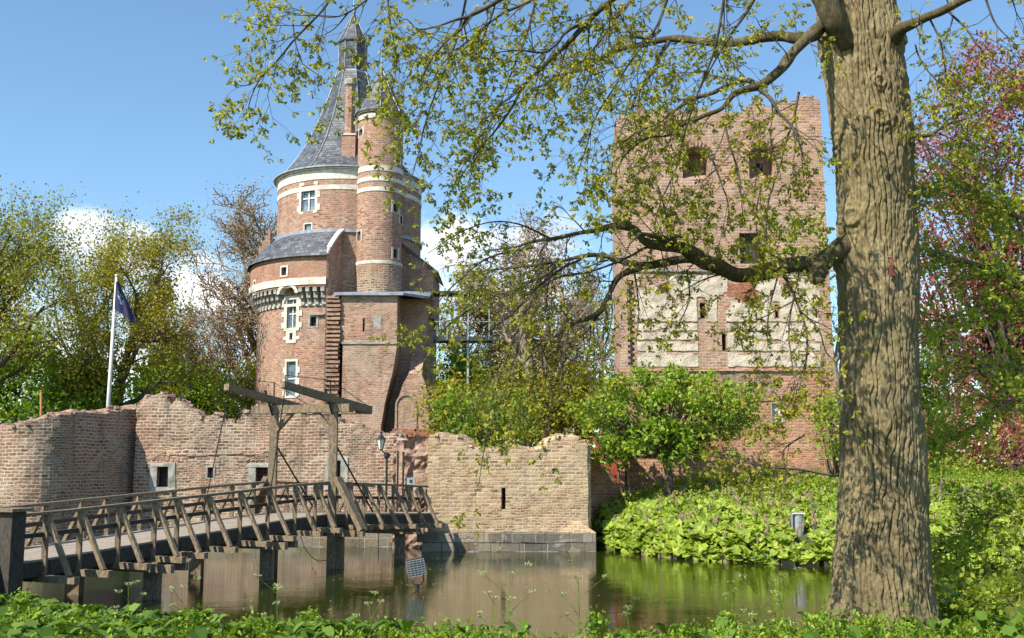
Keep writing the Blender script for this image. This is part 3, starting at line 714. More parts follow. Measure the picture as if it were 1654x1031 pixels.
# gate block
YB = 60.35; x0, x1 = xf(550, 550, YB), xf(641, 550, YB); zt = zf(474, YB); zl = zf(556, YB)
fB = lambda u, v, d: (u, YB-d-(.14 if v < zl else 0)*0, v)
mb = MB()
g1 = (xf(586, 520, YB), xf(589, 520, YB), zf(536, YB), zf(514, YB), .4)
surf(mb, fB, grid(x0, x1, .5), grid(zl, zt, .5), [g1])
mb.quad([(x1, YB, zl), (x1, 63.2, zl), (x1, 63.2, zt), (x1, YB, zt)]); mb.quad([(x1, YB, zl), (x1-1.2, YB, zl), (x1-1.2, 63.2, zl), (x1, 63.2, zl)]); mb.build('gate_wall', M['brick_lower'], T)
mb = MB()
fB2 = lambda u, v, d: (u, YB-.13-d-.03*mnoise.noise(Vector((u, v, 0))), v)
zg = grid(2, zl, .3); redge = lambda z: xf(interp(-z, [-zl, -zf(600, YB), -zf(650, YB), -zf(690, YB)], [641.5, 635, 623, 617]), 600, YB)
for za_, zb2 in zip(zg, zg[1:]):
    n_ = 10; ra_, rb_2 = redge(za_), redge(zb2)
    for i in range(n_):
        A_ = [(x0+.15+(ra_-x0-.15)*i/n_, za_), (x0+.15+(ra_-x0-.15)*(i+1)/n_, za_), (x0+.15+(rb_2-x0-.15)*(i+1)/n_, zb2), (x0+.15+(rb_2-x0-.15)*i/n_, zb2)]
        mb.quad([fB2(u, v, 0) for u, v in A_], A_)
    mb.quad([(ra_, YB-.13, za_), (ra_, 63, za_), (rb_2, 63, zb2), (rb_2, YB-.13, zb2)])
mb.build('gate_wall', M['brick_lower'], T)
mb = MB(); fbox(mb, fB, x0+.1, x1+.03, zl-.01, zl+.1, -.1, .19); mb.build('ledge', M['greystone'], T)
mb = MB(); fbox(mb, fB, g1[0]-.05, g1[1]+.05, g1[2], g1[3], -.5, -.4); mb.build('slit_back', M['dark'], T)
mb = MB(); fbox(mb, fB, xf(603, 520, YB), xf(616, 520, YB), zf(532, YB), zf(509, YB), 0, .015); mb.build('grille', M['greystone'], T)
xr = xf(690, 600, 62.6)
mb = MB(); x9 = xf(540, 470, YB)
mb.quad([(x9, YB-.25, zt), (x1+.35, YB-.25, zt), (x1+.5, 64, zt+.75), (x9, 64, zt+.75)]); mb.quad([(x1+.35, YB-.25, zt), (xr+.15, 62.2, zt+.1), (xr+.15, 64, zt+.7), (x1+.5, 64, zt+.75)])
mb.quad([(x9, YB-.25, zt-.14), (x1+.35, YB-.25, zt-.14), (x1+.35, YB-.25, zt), (x9, YB-.25, zt)]); mb.quad([(x1+.35, YB-.25, zt-.14), (xr+.15, 62.2, zt-.06), (xr+.15, 62.2, zt+.1), (x1+.35, YB-.25, zt)])
mb.build('lead_roof', M['lead'], T)
YR = 62.5; mb = MB(); fR = lambda u, v, d: (u, YR-d, v)
surf(mb, fR, grid(x1-1.3, xr, .5), grid(2, zt, .6)); mb.quad([(xr, YR, 2), (xr, 70, 2), (xr, 70, zt), (xr, YR, zt)]); mb.build('recessed_wall', M['brick_lower'], T)
# foot pier with blind arch: sloped shoulders
YP = 60.6; xa, xb = xf(636, 650, YP), xf(692, 650, YP); zs = zf(606, YP)
aw = (xf(640, 650, YP), xf(672, 650, YP)); zsp = zf(655, YP); zap = zf(638, YP); zb = 2.0
mb = MB(); edgeL = [(xf(635, 700, YP), 2.0), (xf(637, 690, YP), zf(690, YP)), (xf(641, 650, YP), zf(650, YP)), (xf(651, 620, YP), zf(620, YP)), (xf(660, 604, YP), zf(604, YP))]
edgeR = [(xf(696, 700, YP), 2.0), (xf(693, 690, YP), zf(690, YP)), (xf(691, 650, YP), zf(650, YP)), (xf(687, 620, YP), zf(620, YP)), (xf(681, 604, YP), zf(604, YP))]
for k in range(4):
    (a, za), (b, zb_) = edgeL[k], edgeL[k+1]; (c, _), (d, _) = edgeR[k], edgeR[k+1]
    mb.quad([(a, YP, za), (c, YP, za), (d, YP, zb_), (b, YP, zb_)]); mb.quad([(c, YP, za), (c+.1, YR, za), (d, YR, zb_), (d, YP, zb_)]); mb.quad([(a, YR, za), (a, YP, za), (b, YP, zb_), (b, YR, zb_)])
mb.quad([(edgeL[4][0], YP, zs), (edgeR[4][0], YP, zs), (edgeR[4][0], YR, zs+1.5), (edgeL[4][0], YR, zs+1.5)])
mb.build('foot_pier', M['brick_lower'], T)
mb = MB(); pts = []
for k in range(13):
    a = pi*k/12; pts.append((sum(aw)/2-math.cos(a)*(aw[1]-aw[0])/2, zsp+math.sin(a)*(zap-zsp)))
pts = [(aw[0], 2.2)]+pts+[(aw[1], 2.2)]
mb.quad([(x, YP-.015, z) for x, z in pts[::-1]][::-1]); mb.build('blind_arch', M['brick_lower'], T)
mb = MB()
for (a, za), (b, zb_) in zip(pts, pts[1:]): mb.beam((a, YP-.02, za), (b, YP-.02, zb_), .12, .1)
mb.build('arch_rim', M['brick_lower'], T)
mb = MB(); x = xf(634, 700, YP)
for r in range(3): fbox(mb, lambda u, v, d: (u, YP-d, v), x-.1*r, xf(700, 700, YP)+.08*r, zf(693+4*r, YP)-.16, zf(693+4*r, YP), -.4, .08+.09*r)
mb.build('foot_moulding', M['brick_red'], T)
# stair turret
YT = 62.2; XT = xf(613, 350, YT); RT = xf(649.5, 350, YT)-XT; fT = drum(RT, XT, YT)
ts = [(580, 209, 586, 219), (640, 249, 646, 263), (635, 327, 643, 342), (646, 349, 651, 361), (577, 374, 583, 388), (635, 403, 643, 417), (640, 207, 646, 217)]
th = [dhole(RT, *q, XT, YT) for q in ts]
z_ = lambda py: zf(py, YT)
mb = MB(); surf(mb, fT, grid(-pi*RT, pi*RT, .2), grid(z_(427), z_(192), 1), th); TU = mb.build('turret', M['brick_tower'], T)
mb = MB(); surf(mb, drum(RT+.05, XT, YT), grid(-pi*(RT+.05), pi*(RT+.05), .25), grid(z_(480), z_(430), 1)); mb.build('turret_foot', M['brick_wall'], TU)
for h in th:
    s = surround('turret_window', fT, *h[:4], M['stone'], TU, .1, .025, back=-.1)
    s2 = MB(); fbox(s2, fT, h[0]-.02, h[1]+.02, h[2]-.02, h[3]+.02, -.2, -.15); s2.build('turret_window_pane', M['dark'], TU)
for a, b, pr_ in ((201, 193, .05), (285, 276.5, .03), (301, 294.5, .03), (317, 310.5, .03), (432, 427, .06), (191, 188, .12)):
    band(RT, z_(a), z_(b), pr_, 'stone', 'turret_band', XT, YT, par=TU)
mb = MB(); TP = [(RT+.22, z_(189)), (RT+.1, z_(183)), (RT*.82, z_(170)), (RT*.6, z_(155)), (RT*.35, z_(136)), (RT*.1, z_(118)), (0, z_(112))]
rt = lambda r, tt, z: r*(1-min(1, max(0, (z-z_(189))/.9)))+min(1, max(0, (z-z_(189))/.9))*oct_r(r, tt, z, R(5))*1.04
mb.lathe(XT, YT, TP, 64, 0, 2*pi, rt); mb.build('turret_roof', M['slate'], TU)
mb = MB()
for k in range(8):
    a = R(5)+k*pi/4; mb.tube([(XT+rt(r, a+1e-4, z)*1.01*math.sin(a), YT-rt(r, a+1e-4, z)*1.01*math.cos(a), z+.02) for r, z in TP], .03, 5)
mb.tube([(XT, YT, z_(116)), (XT, YT, z_(78))], [.05, .015], 6); mb.lathe(XT, YT, [(0, z_(104)), (.1, z_(101)), (0, z_(98))], 8); mb.box(XT-.25, XT+.12, YT-.01, YT+.01, z_(86), z_(83)); mb.build('turret_hip', M['lead'], TU)
# right wing with slate roof
xa, xb = xf(646, 430, 63.4), xf(700, 430, 63.4); YW = 63.4
mb = MB(); za, zb_ = zf(393, YW), zf(436, YW)
mb.quad([(xa, YW, zt-1), (xb, YW, zt-1), (xb, YW, zb_), (xa, YW, za)]); mb.quad([(xb, YW, zt-1), (xb, 69, zt-1), (xb, 69, zb_), (xb, YW, zb_)]); mb.build('side_wing', M['brick_lower'], T)
mb = MB(); mb.quad([(xa, YW-.15, za+.06), (xb+.3, YW-.15, zb_-.12), (xb+.3, 69.2, zb_-.12), (xa, 69.2, za+.06)]); mb.quad([(xa, YW-.15, za-.06), (xb+.3, YW-.15, zb_-.24), (xb+.3, YW-.15, zb_-.12), (xa, YW-.15, za+.06)]); mb.build('side_wing_roof', M['slate'], T)
# small house with stepped gable behind
xa, xb = xf(419, 420, 69), xf(455, 420, 69); mb = MB()
zl_, zr = zf(403, 69), zf(376, 69)
mb.box(xa, xb, 69, 73, 10, zl_)
for k in range(4): mb.box(xa-.05+k*.18, xa+.13+k*.18-.005, 68.95, 69.35, zl_-.3, zl_+.2+k*.36)
mb.build('stepped_gable', M['brick_tower'], T)
mb = MB(); mb.quad([(xa+.15, 69.2, zl_), (xb+.4, 69.2, zl_), (xb+.4, 71, zl_+1.15), (xa+.8, 71, zl_+1.15)]); mb.build('back_roof', M['slate'], T)

# ------------------------------------------------------------ square keep
YD = 48.0; DX0, DX1 = xf(1005, 775, YD), xf(1357, 775, YD)
D = empty('square_keep', ((DX0+DX1)/2, YD, 2.2)); tag(D, 'massive square ruined brick keep with patchy plaster standing right of centre', 'castle keep')
zD = lambda py: zf(py, YD)
def fD(u, v, d):
    k = (v-2)/17; x = DX0+(u-DX0); tp = 1-.018*k; cx = (DX0+DX1)/2-.12*k
    return (cx+(u-(DX0+DX1)/2)*tp, YD-d+.12*k-.05*mnoise.noise(Vector((u*.8, v*.8, 4)))-.02*mnoise.noise(Vector((u*3, v*3, 4))), v)
X = lambda px, py: xf(px, py, YD)+.06*((zD(py)-2)/17)*((px-1175)/90)
def dh(x0, y0, x1, y1, dp=.5): return (X(x0, (y0+y1)/2), X(x1, (y0+y1)/2), zD(y1), zD(y0), dp)
n1, n2 = dh(1107, 236, 1149, 288, 1.1), dh(1214, 234, 1256, 288, 1.1)
hw_ = dh(1198, 376, 1231, 425, .35); s1 = dh(1133, 489, 1142, 514, .4); s2 = dh(1168, 539, 1175, 566, .4); s3 = dh(1254, 492, 1260, 513, .4)
bw_ = dh(1248, 652, 1267, 681, .12); rec = dh(1016, 452, 1027, 594, .35); ra = dh(1069, 460, 1084, 474, .2); rb = dh(1268, 458, 1284, 472, .2)
pairs = [(985, 190), (1028, 186), (1030, 168), (1045, 166), (1048, 178), (1075, 180), (1110, 178), (1150, 176), (1195, 180), (1215, 176), (1224, 164), (1238, 160), (1243, 172), (1258, 172), (1265, 164), (1290, 160), (1325, 156), (1335, 160)]
def dtop(u):
    k = math.floor(u/.28+1e-4); px = 827+F*u/(YD*ct+15*st); return round((zD(interp(px, [p[0] for p in pairs], [p[1] for p in pairs]))+.12*mnoise.noise(Vector((k*.9, 0, 0))))/.125)*.125
mb = MB(); Hs = [n1, n2, hw_, s1, s2, s3, bw_, rec, ra, rb]
us = cols(DX0, DX1, .28); surf(mb, fD, us, grid(2, 20.5, .35), Hs, .5, dtop)
W = DX1-DX0
def side(x, sgn):
    def g(u, v, d): p = fD(x, v, 0); return (p[0]+sgn*d+(.62*(W-u)/W if sgn < 0 else 0), p[1]+(u if sgn > 0 else W-u), v)
    return g
surf(mb, side(DX1, 1), cols(0, W, .5), grid(2, 20.5, 1.0), (), .5, lambda u: zD(160)); surf(mb, side(DX0, -1), cols(0, W, .5), grid(2, 20.5, 1.0), (), .5, lambda u: zD(186))
mb.quad([(DX1, YD+W, 2), (DX0+.62, YD+W, 2), (DX0+.72, YD+W, 18), (DX1-.2, YD+W, 18)])
for i in range(len(us)-1):
    p, q = fD(us[i], dtop(us[i]), 0), fD(us[i+1], dtop(us[i+1]), 0); mb.quad([p, q, (q[0], q[1]+1.2, q[2]), (p[0], p[1]+1.2, p[2])])
    mb.quad([(q[0], q[1]+1.2, 16), (p[0], p[1]+1.2, 16), (p[0], p[1]+1.2, p[2]), (q[0], q[1]+1.2, q[2])])
mb.quad([(DX0+.1, YD+1, 16.2), (DX1-.2, YD+1, 16.2), (DX1-.2, YD+W-.5, 16.2), (DX0+.7, YD+W-.5, 16.2)])
mb.build('wall', M['brick_donjon'], D)
# arched niches
for h in (n1, n2):
    u0, u1, v0, v1, dp = h; mb = MB(); r = (u1-u0)/2; uc = (u0+u1)/2; zsp = v1-r
    A = [(uc-math.cos(pi*k/12)*r, zsp+math.sin(pi*k/12)*r) for k in range(13)]
    for a, b in zip(A, A[1:]):
        mb.quad([fD(a[0], a[1], 0), fD(b[0], b[1], 0), fD(b[0], v1, 0), fD(a[0], v1, 0)]); mb.quad([fD(a[0], a[1], 0), fD(a[0], a[1], -dp), fD(b[0], b[1], -dp), fD(b[0], b[1], 0)])
        o = [((p[0]-uc)*1.22+uc, (p[1]-zsp)*1.27+zsp) for p in (a, b)]
    mb.quad([fD(u0, v0, -dp), fD(u1, v0, -dp), fD(u1, v1, -dp), fD(u0, v1, -dp)]); mb.quad([fD(u0, v0, -.02), fD(u1, v0, -.02), fD(u1, v0+.55, -dp), fD(u0, v0+.55, -dp)])
    nb = mb.build('niche', M['brick_donjon'], D)
    mb = MB()
    for k in range(14):
        a = pi*(k+.5)/14; c_, s_ = math.cos(a), math.sin(a)
        p = fD(uc-c_*(r+.02), zsp+s_*(r+.02), .015); q = fD(uc-c_*(r+.3), zsp+s_*(r+.3), .015); mb.beam(p, q, .1, .05)
    mb.build('arch_brick', M['brick_donjon'], nb)
    mb = MB(); fbox(mb, fD, uc-.12, uc+.28, v0+.62, v0+1.0, -dp, -dp+.02); mb.build('niche_window', M['dark'], nb)
mb = MB(); u0, u1, v0, v1, _ = hw_
n = 6
for k in range(n): fbox(mb, fD, u0+(u1-u0)*k/n, u0+(u1-u0)*(k+1)/n-.015, v0, v1, -.3-.02*(k % 2), -.26-.02*(k % 2))
mb.build('shutter', M['darkwood'], D)
for h in (s1, s2, s3, ra, rb, rec):
    mb = MB(); fbox(mb, fD, h[0]-.03, h[1]+.03, h[2]-.03, h[3]+.03, -h[4]-.05, -h[4]); mb.build('slit_back' if h in (s1, s2, s3) else 'recess_back', M['dark'] if h in (s1, s2, s3) else (M['plaster'] if h is rec else M['rubble']), D)
for h in (s1, s2, s3):
    mb = MB()
    fbox(mb, fD, h[0]-.1, h[0], h[2], h[3], -.1, .03); fbox(mb, fD, h[1], h[1]+.1, h[2], h[3], -.1, .03); mb.build('slit_jamb', M['brick_lower'], D)
mb = MB(); fbox(mb, fD, bw_[0], bw_[1], bw_[2], bw_[3], -.17, -.12); mb.build('blocked_window', M['stone'], D)
surround('blocked_window_frame', fD, *bw_[:4], M['greystone'], D, .05, .02)
# teeth on the recess edge
mb = MB(); z = rec[2]
while z < rec[3]-.1: fbox(mb, fD, rec[0], rec[0]+.1, z, z+.12, -.35, -.005); fbox(mb, fD, rec[1]-.07, rec[1], z+.12, z+.24, -.35, -.005); z += .25
mb.build('toothing', M['brick_donjon'], D)
def patch(name, m, x0, y0, x1, y1, mask, dd=.05, step=.13):
    u0, u1, v0, v1, _ = dh(x0, y0, x1, y1); nu, nv = int((u1-u0)/step), int((v1-v0)/step); mb = MB()
    pxu = lambda u: x0+(u-u0)/(u1-u0)*(x1-x0); pyv = lambda v: y1-(v-v0)/(v1-v0)*(y1-y0)
    on = [[mask(pxu(u0+(i+.5)*step), pyv(v0+(j+.5)*step), u0+i*step, v0+j*step) for j in range(nv)] for i in range(nu)]
    def pt(i, j, d):
        u, v = u0+i*step, v0+j*step; u += .05*mnoise.noise(Vector((u*5, v*5, 0))); v += .05*mnoise.noise(Vector((u*5, v*5, 8)))
        return fD(u, v, d+(.02*mnoise.noise(Vector((u*2.5, v*2.5, 1))) if d > .01 else 0))
    for i in range(nu):
        for j in range(nv):
            if not on[i][j]: continue
            mb.quad([pt(i, j, dd), pt(i+1, j, dd), pt(i+1, j+1, dd), pt(i, j+1, dd)])
            for di, dj, a, b in ((-1, 0, (0, 1), (0, 0)), (1, 0, (1, 0), (1, 1)), (0, -1, (0, 0), (1, 0)), (0, 1, (1, 1), (0, 1))):
                ii, jj = i+di, j+dj
                if not (0 <= ii < nu and 0 <= jj < nv) or not on[ii][jj]:
                    mb.quad([pt(i+a[0], j+a[1], dd), pt(i+a[0], j+a[1], 0), pt(i+b[0], j+b[1], 0), pt(i+b[0], j+b[1], dd)])
    return mb.build(name, m, D)
nz = lambda u, v, s, k: mnoise.noise(Vector((u*s, v*s, k)))
def pm(px, py, u, v):
    for h in Hs:
        if h[0]-.14 < u < h[1]+.02 and h[2]-.14 < v < h[3]+.05: return False
    if px > 1326-2*nz(u, v, 2, 3)*3 or px < 1029: return False
    if 1128 < px < 1177 and py > 478 and not (1143 < px < 1162 and py < 525): return False
    if any(abs(py-q+2*nz(u, 0, .5, q)) < 2.2+3*nz(u, v, 1.5, 2) for q in (522, 535, 552, 570)): return nz(u, v, 1, 9) > .35
    if py > 594: return False
    if 1180 < px < 1250 and 452 < py < 492 and nz(u, v, 1.2, 5) > -.28: return False
    lim = -.6 if py > 525 else -.4
    if py < 470: lim = -.22
    return nz(u, v, 1.1, 1)+.5*nz(u, v, 3.5, 2)+.35*nz(u, v, 8, 3) > lim-.14
patch('plaster', M['plaster'], 1027, 440, 1330, 596, pm, .035, .1)
patch('exposed_brick', M['brick_red'], 1172, 448, 1256, 520, lambda px, py, u, v: ((px-1212)/38)**2+((py-470)/20)**2+nz(u, v, 2, 1)*1.1 < .9 or ((px-1202)/12)**2+((py-506)/10)**2+nz(u, v, 2, 1) < .9, .012)
patch('old_render', M['rubble'], 1110, 600, 1300, 650, lambda px, py, u, v: ((px-1195)/95)**2+((py-620)/24)**2+nz(u, v, 1.3, 4)*1.4+nz(u, v, 5, 3)*.6 < .5, .012, .09)
for y, m in ((437, 'greystone'), (598, 'brick_donjon')):
    mb = MB(); u = DX0+.5
    while u < DX1-.3: du = random.uniform(.5, 1.3); fbox(mb, fD, u, u+du-.02, zD(y)-.05, zD(y)+.05, 0, .09+random.uniform(-.02, .03)); u += du
    mb.build('string_course', M[m], D)
mb = MB()
for k in range(60):
    u = random.uniform(DX0+.2, DX1-.3); p = fD(u, dtop(u)+.04, -random.uniform(.1, .8)); mb.box(-.13, .13, -.07, .07, -.05, .06, .9, Matrix.Translation(p) @ Matrix.Rotation(random.uniform(0, 3), 4, 'Z'), .015)
mb.build('broken_top', M['rubble'], D)
# pier at the left foot with a drain pipe
mb = MB(); xa, xb = xf(1000, 780, 47.2), xf(1018, 780, 47.2); mb.box(xa, xb, 47.3, 48.3, 1.6, zf(722, 47.3)); mb.build('foot_pier', M['brick_donjon'], D)
mb = MB(); x = xf(1011, 780, 47.2); mb.tube([(x, 47.22, zf(796, 47.2)), (x, 47.22, zf(745, 47.2))], .045, 8); mb.build('drain_pipe', M['iron'], D)

# ------------------------------------------------------------ red gate
t = empty('red_timber_gate', (xf(983, 770, 47.6), 47.9, 2.2)); tag(t, 'dark red timber gate with a slanting brace, left of the keep', 'gate')
Yg = 47.9; mb = MB(); mb.beam(P(993, 800, Yg), P(993, 722, Yg), .16, .14); mb.build('gate_post', M['redpaint'], t)
mb = MB(); mb.beam(P(957, 705, Yg-.08), P(992, 768, Yg-.08), .17, .1); mb.build('brace', M['redpaint'], t)
for y in (725, 738, 751, 764):
    mb = MB(); mb.beam(P(952, y, Yg+.05), P(992, y, Yg+.05), .05, .06); mb.build('rail', M['redpaint'], t)
mb = MB(); mb.beam(P(950, 800, Yg), P(950, 715, Yg), .12, .12); mb.build('gate_post', M['redpaint'], t)

# ------------------------------------------------------------ steel walkway
t = empty('steel_walkway', (xf(780, 550, 62), 62, zf(560, 62))); tag(t, 'dark steel footbridge sticking out high from the round tower behind the branches', 'footbridge')
Yw = 62.5; mb = MB(); a, b = P(700, 549, Yw), P(862, 549, Yw)
mb.box(a.x, b.x, Yw-.6, Yw+.8, a.z-.12, a.z+.12); mb.build('deck', M['darksteel'], t)
mb = MB(); mb.box(P(700, 474, Yw).x, b.x, Yw-.7, Yw+.9, zf(476, Yw), zf(473, Yw)); mb.build('roof', M['darksteel'], t)
mb = MB(); mb.tube([P(700, 520, Yw-.6), P(860, 520, Yw-.6)], .03, 6); mb.build('handrail', M['steel'], t)
for px in (722, 756, 790, 824, 857):
    mb = MB(); a = P(px, 549, Yw-.62); mb.beam(a, (a.x, a.y, zf(474, Yw)), .06, .06); mb.build('post', M['steel'], t)
for px in (756, 850):
    mb = MB(); a = P(px, 549, Yw); mb.beam((a.x, a.y, 2.3), (a.x, a.y, a.z), .12, .12); mb.build('support_leg', M['steel'], t)
# ------------------------------------------------------------ wooden drawbridge
BA, BB = Vector((-10.53, 25.0)), Vector((-3.26, 42.2)); BD = (BB-BA).normalized(); BLn = (BB-BA).length; BN = Vector((BD.y, -BD.x)); BW = 2.3
def dz(tt): return interp(tt, [-.3, 0, .21, .39, .48, .635, 1.0, 1.15], [1.18, 1.25, 1.43, 1.58, 1.67, 1.76, 1.50, 1.45])
def bp(tt, wv, z=0): p = BA+BD*(tt*BLn)+BN*(-wv); return Vector((p.x, p.y, dz(tt)+z))   # wv: 0 front edge, BW back edge, negative outward
t = empty('wooden_drawbridge', (bp(.5, 1).x, bp(.5, 1).y, 0)); tag(t, 'weathered wooden footbridge with lifting drawbridge gate crossing the moat', 'drawbridge')
mb = MB(); s = -.3
while s < 1.05:
    e = s+.0118; a, b, c, d = bp(s, -.02), bp(e-.0006, -.02), bp(e-.0006, BW+.02), bp(s, BW+.02); q = Vector((0, 0, -.05))
    mb.quad([a, b, c, d]); mb.quad([d+q, c+q, b+q, a+q]); mb.quad([a+q, b+q, b, a]); mb.quad([c+q, d+q, d, c]); mb.quad([b+q, c+q, c, b]); mb.quad([d+q, a+q, a, d]); s = e
mb.build('deck', M['deck'], t)
for wv in (.05, BW-.05):
    mb = MB(); ss = grid(-.3, 1.03, .08)
    for a, b in zip(ss, ss[1:]): mb.beam(bp(a, wv, -.22), bp(b+.002, wv, -.22), .14, .32)
    mb.build('fascia_beam', M['darkwood'], t)
def rail(t0, t1, wv, z, wd, h, name='handrail'):
    mb = MB(); ss = grid(t0, t1, .06)
    for a, b in zip(ss, ss[1:]): mb.beam(bp(a, wv, z), bp(b+.001, wv, z), wd, h)
    mb.build(name, M['darkwood'] if name == 'middle_rail' else M['wood'], t)
HG = .635
rail(-.03, HG-.005, -.02, 1.0, .16, .07); rail(HG+.01, 1.0, -.02, .99, .16, .07); rail(-.3, HG-.01, BW+.02, 1.0, .16, .07); rail(HG+.01, 1.0, BW+.02, .99, .16, .07)
rail(-.03, HG-.005, 0, .53, .06, .1, 'middle_rail'); rail(HG+.01, 1.0, 0, .53, .06, .1, 'middle_rail'); rail(-.3, HG-.01, BW, .53, .06, .1, 'middle_rail'); rail(HG+.01, 1.0, BW, .53, .06, .1, 'middle_rail')
pt_ = [0.005, .06, .127, .195, .241, .309, .384, .455, .53, .59]+[.69, .75, .805, .86, .915, .97]
for k, tt in enumerate(pt_):
    for sgn, w0 in ((1, 0), (-1, BW)):
        o = lambda q, z=0, tt=tt, w0=w0, sgn=sgn: bp(tt, w0-sgn*q, z)
        mb = MB(); mb.beam(o(.02, -.45), o(.02, .97), .11, .11); mb.build('post', M['wood'], t)
        mb = MB(); mb.beam(o(.06, .93), o(.78, -.36), .1, .1); mb.build('brace', M['wood'], t)
    mb = MB(); a, b = bp(tt, -1.0, -.44), bp(tt, BW+1.0, -.44); mb.beam(a, b, .16, .15); mb.build('cross_beam', M['wood'], t)
for tt in (.07, .22, .40, .55, .72, .86):
    pass
for tt, dpt in ((.19, 1), (.45, 1), (.655, 1), (.88, 1)):
    for wv in (-.12, BW+.12):
        p = bp(tt, wv); mb = MB(); mb.beam((p.x, p.y, -1.3), (p.x, p.y, p.z-.5), .36, .36); mb.build('pile', M['wood'], t)
    for ddt in (-.014, .014):
        mb = MB(); a, b = bp(tt+ddt, -.95, -.62), bp(tt+ddt, BW+.95, -.62); mb.beam(a, b, .14, .2); mb.build('pile_cap_beam', M['wood'], t)
p = bp(.03, BW+.3); mb = MB(); mb.beam((p.x, p.y, -1.2), (p.x, p.y, p.z-.4), .34, .34); mb.build('pile', M['wood'], t)
# big corner post at the near end
mb = MB(); p = bp(-.05, -.1); mb.box(-.19, .19, -.19, .19, .1-p.z, 1.1, 1, Matrix.Translation(p) @ Matrix.Rotation(math.atan2(BD.y, BD.x), 4, 'Z')); cp = mb.build('corner_post', M['darkwood'], t)
mb = MB(); mb.box(-.3, .3, -.3, .3, 1.1, 1.17, 1, Matrix.Translation(p) @ Matrix.Rotation(math.atan2(BD.y, BD.x), 4, 'Z')); mb.build('post_cap', M['wood'], cp)
mb = MB(); mb.beam(bp(-.052, -.1, 1.04)+Vector((-.1, 0, 0)), bp(-.052, -.1, 1.04)+Vector((-3, -.6, -.05)), .09, .12); mb.build('handrail', M['wood'], t)
mb = MB(); mb.beam(bp(-.055, -.1, .2)+Vector((0, 0, 0)), bp(-.055, -.1, .2)+Vector((-3, -.6, -.05)), .06, .5); mb.build('side_board', M['darkwood'], t)
# portal
zt_ = zf(652, 36); GT = []
for wv in (-.12, BW-.1):
    p = bp(HG, wv); mb = MB(); mb.beam((p.x, p.y, -1.2), (p.x, p.y, zt_), .25, .25); mb.build('portal_post', M['wood'], t); GT.append(Vector((p.x, p.y, zt_)))
    sg = 1 if wv < 0 else -1
    a = bp(HG, wv-sg*.18, 1.15); b = bp(HG, wv-sg*1.15, -.5); mb = MB(); mb.beam(a, b, .34, .16); mb.build('raking_strut', M['wood'], t)
    a = bp(HG+.012, wv-sg*.1, .95); b = bp(HG+.012, wv-sg*1.05, -.45); mb = MB(); mb.beam(a, b, .12, .14); mb.build('raking_strut', M['wood'], t)
    mb = MB(); a = Vector((p.x, p.y, zt_-.95)); b = bp(HG, wv+sg*.85); b.z = zt_-.12; mb.beam(a, b, .16, .16); mb.build('knee_brace', M['wood'], t)
    # iron stay down the far side
    mb = MB(); mb.tube([(p.x, p.y, zf(712, 36)), bp(HG+.14, wv, .05)], .03, 6); mb.build('iron_stay', M['iron'], t)
    for q in (-1, 1):
        mb = MB(); a = Vector((p.x, p.y, zt_-.55)); c = a+Vector((BD.x, BD.y, 0))*(q*.55); c.z = zt_+.32-q*.12; mb.tube([a, c], .035, 6); mb.build('beam_strap', M['iron'], t)
a, b = GT; d = (b-a).normalized(); u3 = Vector((0, 0, -.16))
mb = MB(); mb.beam(a-d*.65+u3, b+d*.65+u3, .3, .26); mb.build('portal_lintel', M['wood'], t)
beamends = []
for wv, s0, s1 in ((-.12, -2.95, 2.25), (BW-.1, -2.6, 2.3)):
    p = bp(HG, wv); a = Vector((p.x+BD.x*s0, p.y+BD.y*s0, zt_+.23+.2)); b = Vector((p.x+BD.x*s1, p.y+BD.y*s1, zt_+.23-.36)); mb = MB(); mb.beam(a, b, .18, .2, w2=.25, h2=.27); beamends.append((a, b))
    mb.build('balance_beam', M['wood'], t)
a = beamends[0][1]; b = beamends[1][1]; mb = MB(); mb.beam(a-BD.to_3d()*.5+Vector((0, 0, .02)), b-BD.to_3d()*.5+Vector((0, 0, .02)), .5, .3); mb.build('counterweight_beam', M['wood'], t)
for k, (a, b) in enumerate(beamends):
    mb = MB(); st_ = a.lerp(b, .03)+Vector((0, 0, -.15)); en = bp(HG-.19, -.12 if k == 0 else BW-.1, .05); n = int((st_-en).length/.09)
    for i in range(n):
        p0 = st_.lerp(en, i/n); p1 = st_.lerp(en, (i+1.25)/n); ax = Vector((BD.x, BD.y, 0)) if i % 2 else Vector((BN.x, BN.y, 0))
        mb.tube([p0, p0.lerp(p1, .5)+ax*.022, p1], .012, 4); mb.tube([p0, p0.lerp(p1, .5)-ax*.022, p1], .012, 4)
    mb.build('lifting_chain', M['iron'], t)
    mb = MB(); q0 = a.lerp(b, .03)+Vector((0, 0, .3)); q1 = a.lerp(b, .52)+Vector((0, 0, .6)); q2 = b+Vector((0, 0, .12))
    mb.tube([a.lerp(b, .03), q0], .02, 5); mb.tube([a.lerp(b, .52), q1], .025, 5); mb.tube([q0, q1, q2], .012, 5); mb.build('truss_rod', M['iron'], t)
# loose cable hanging below the deck
mb = MB(); mb.tube([P(485, 864, 34), P(492, 885, 34), P(503, 900, 34), P(515, 907, 34), P(527, 905, 34.4)], .012, 5); mb.build('hanging_cable', M['iron'], t)

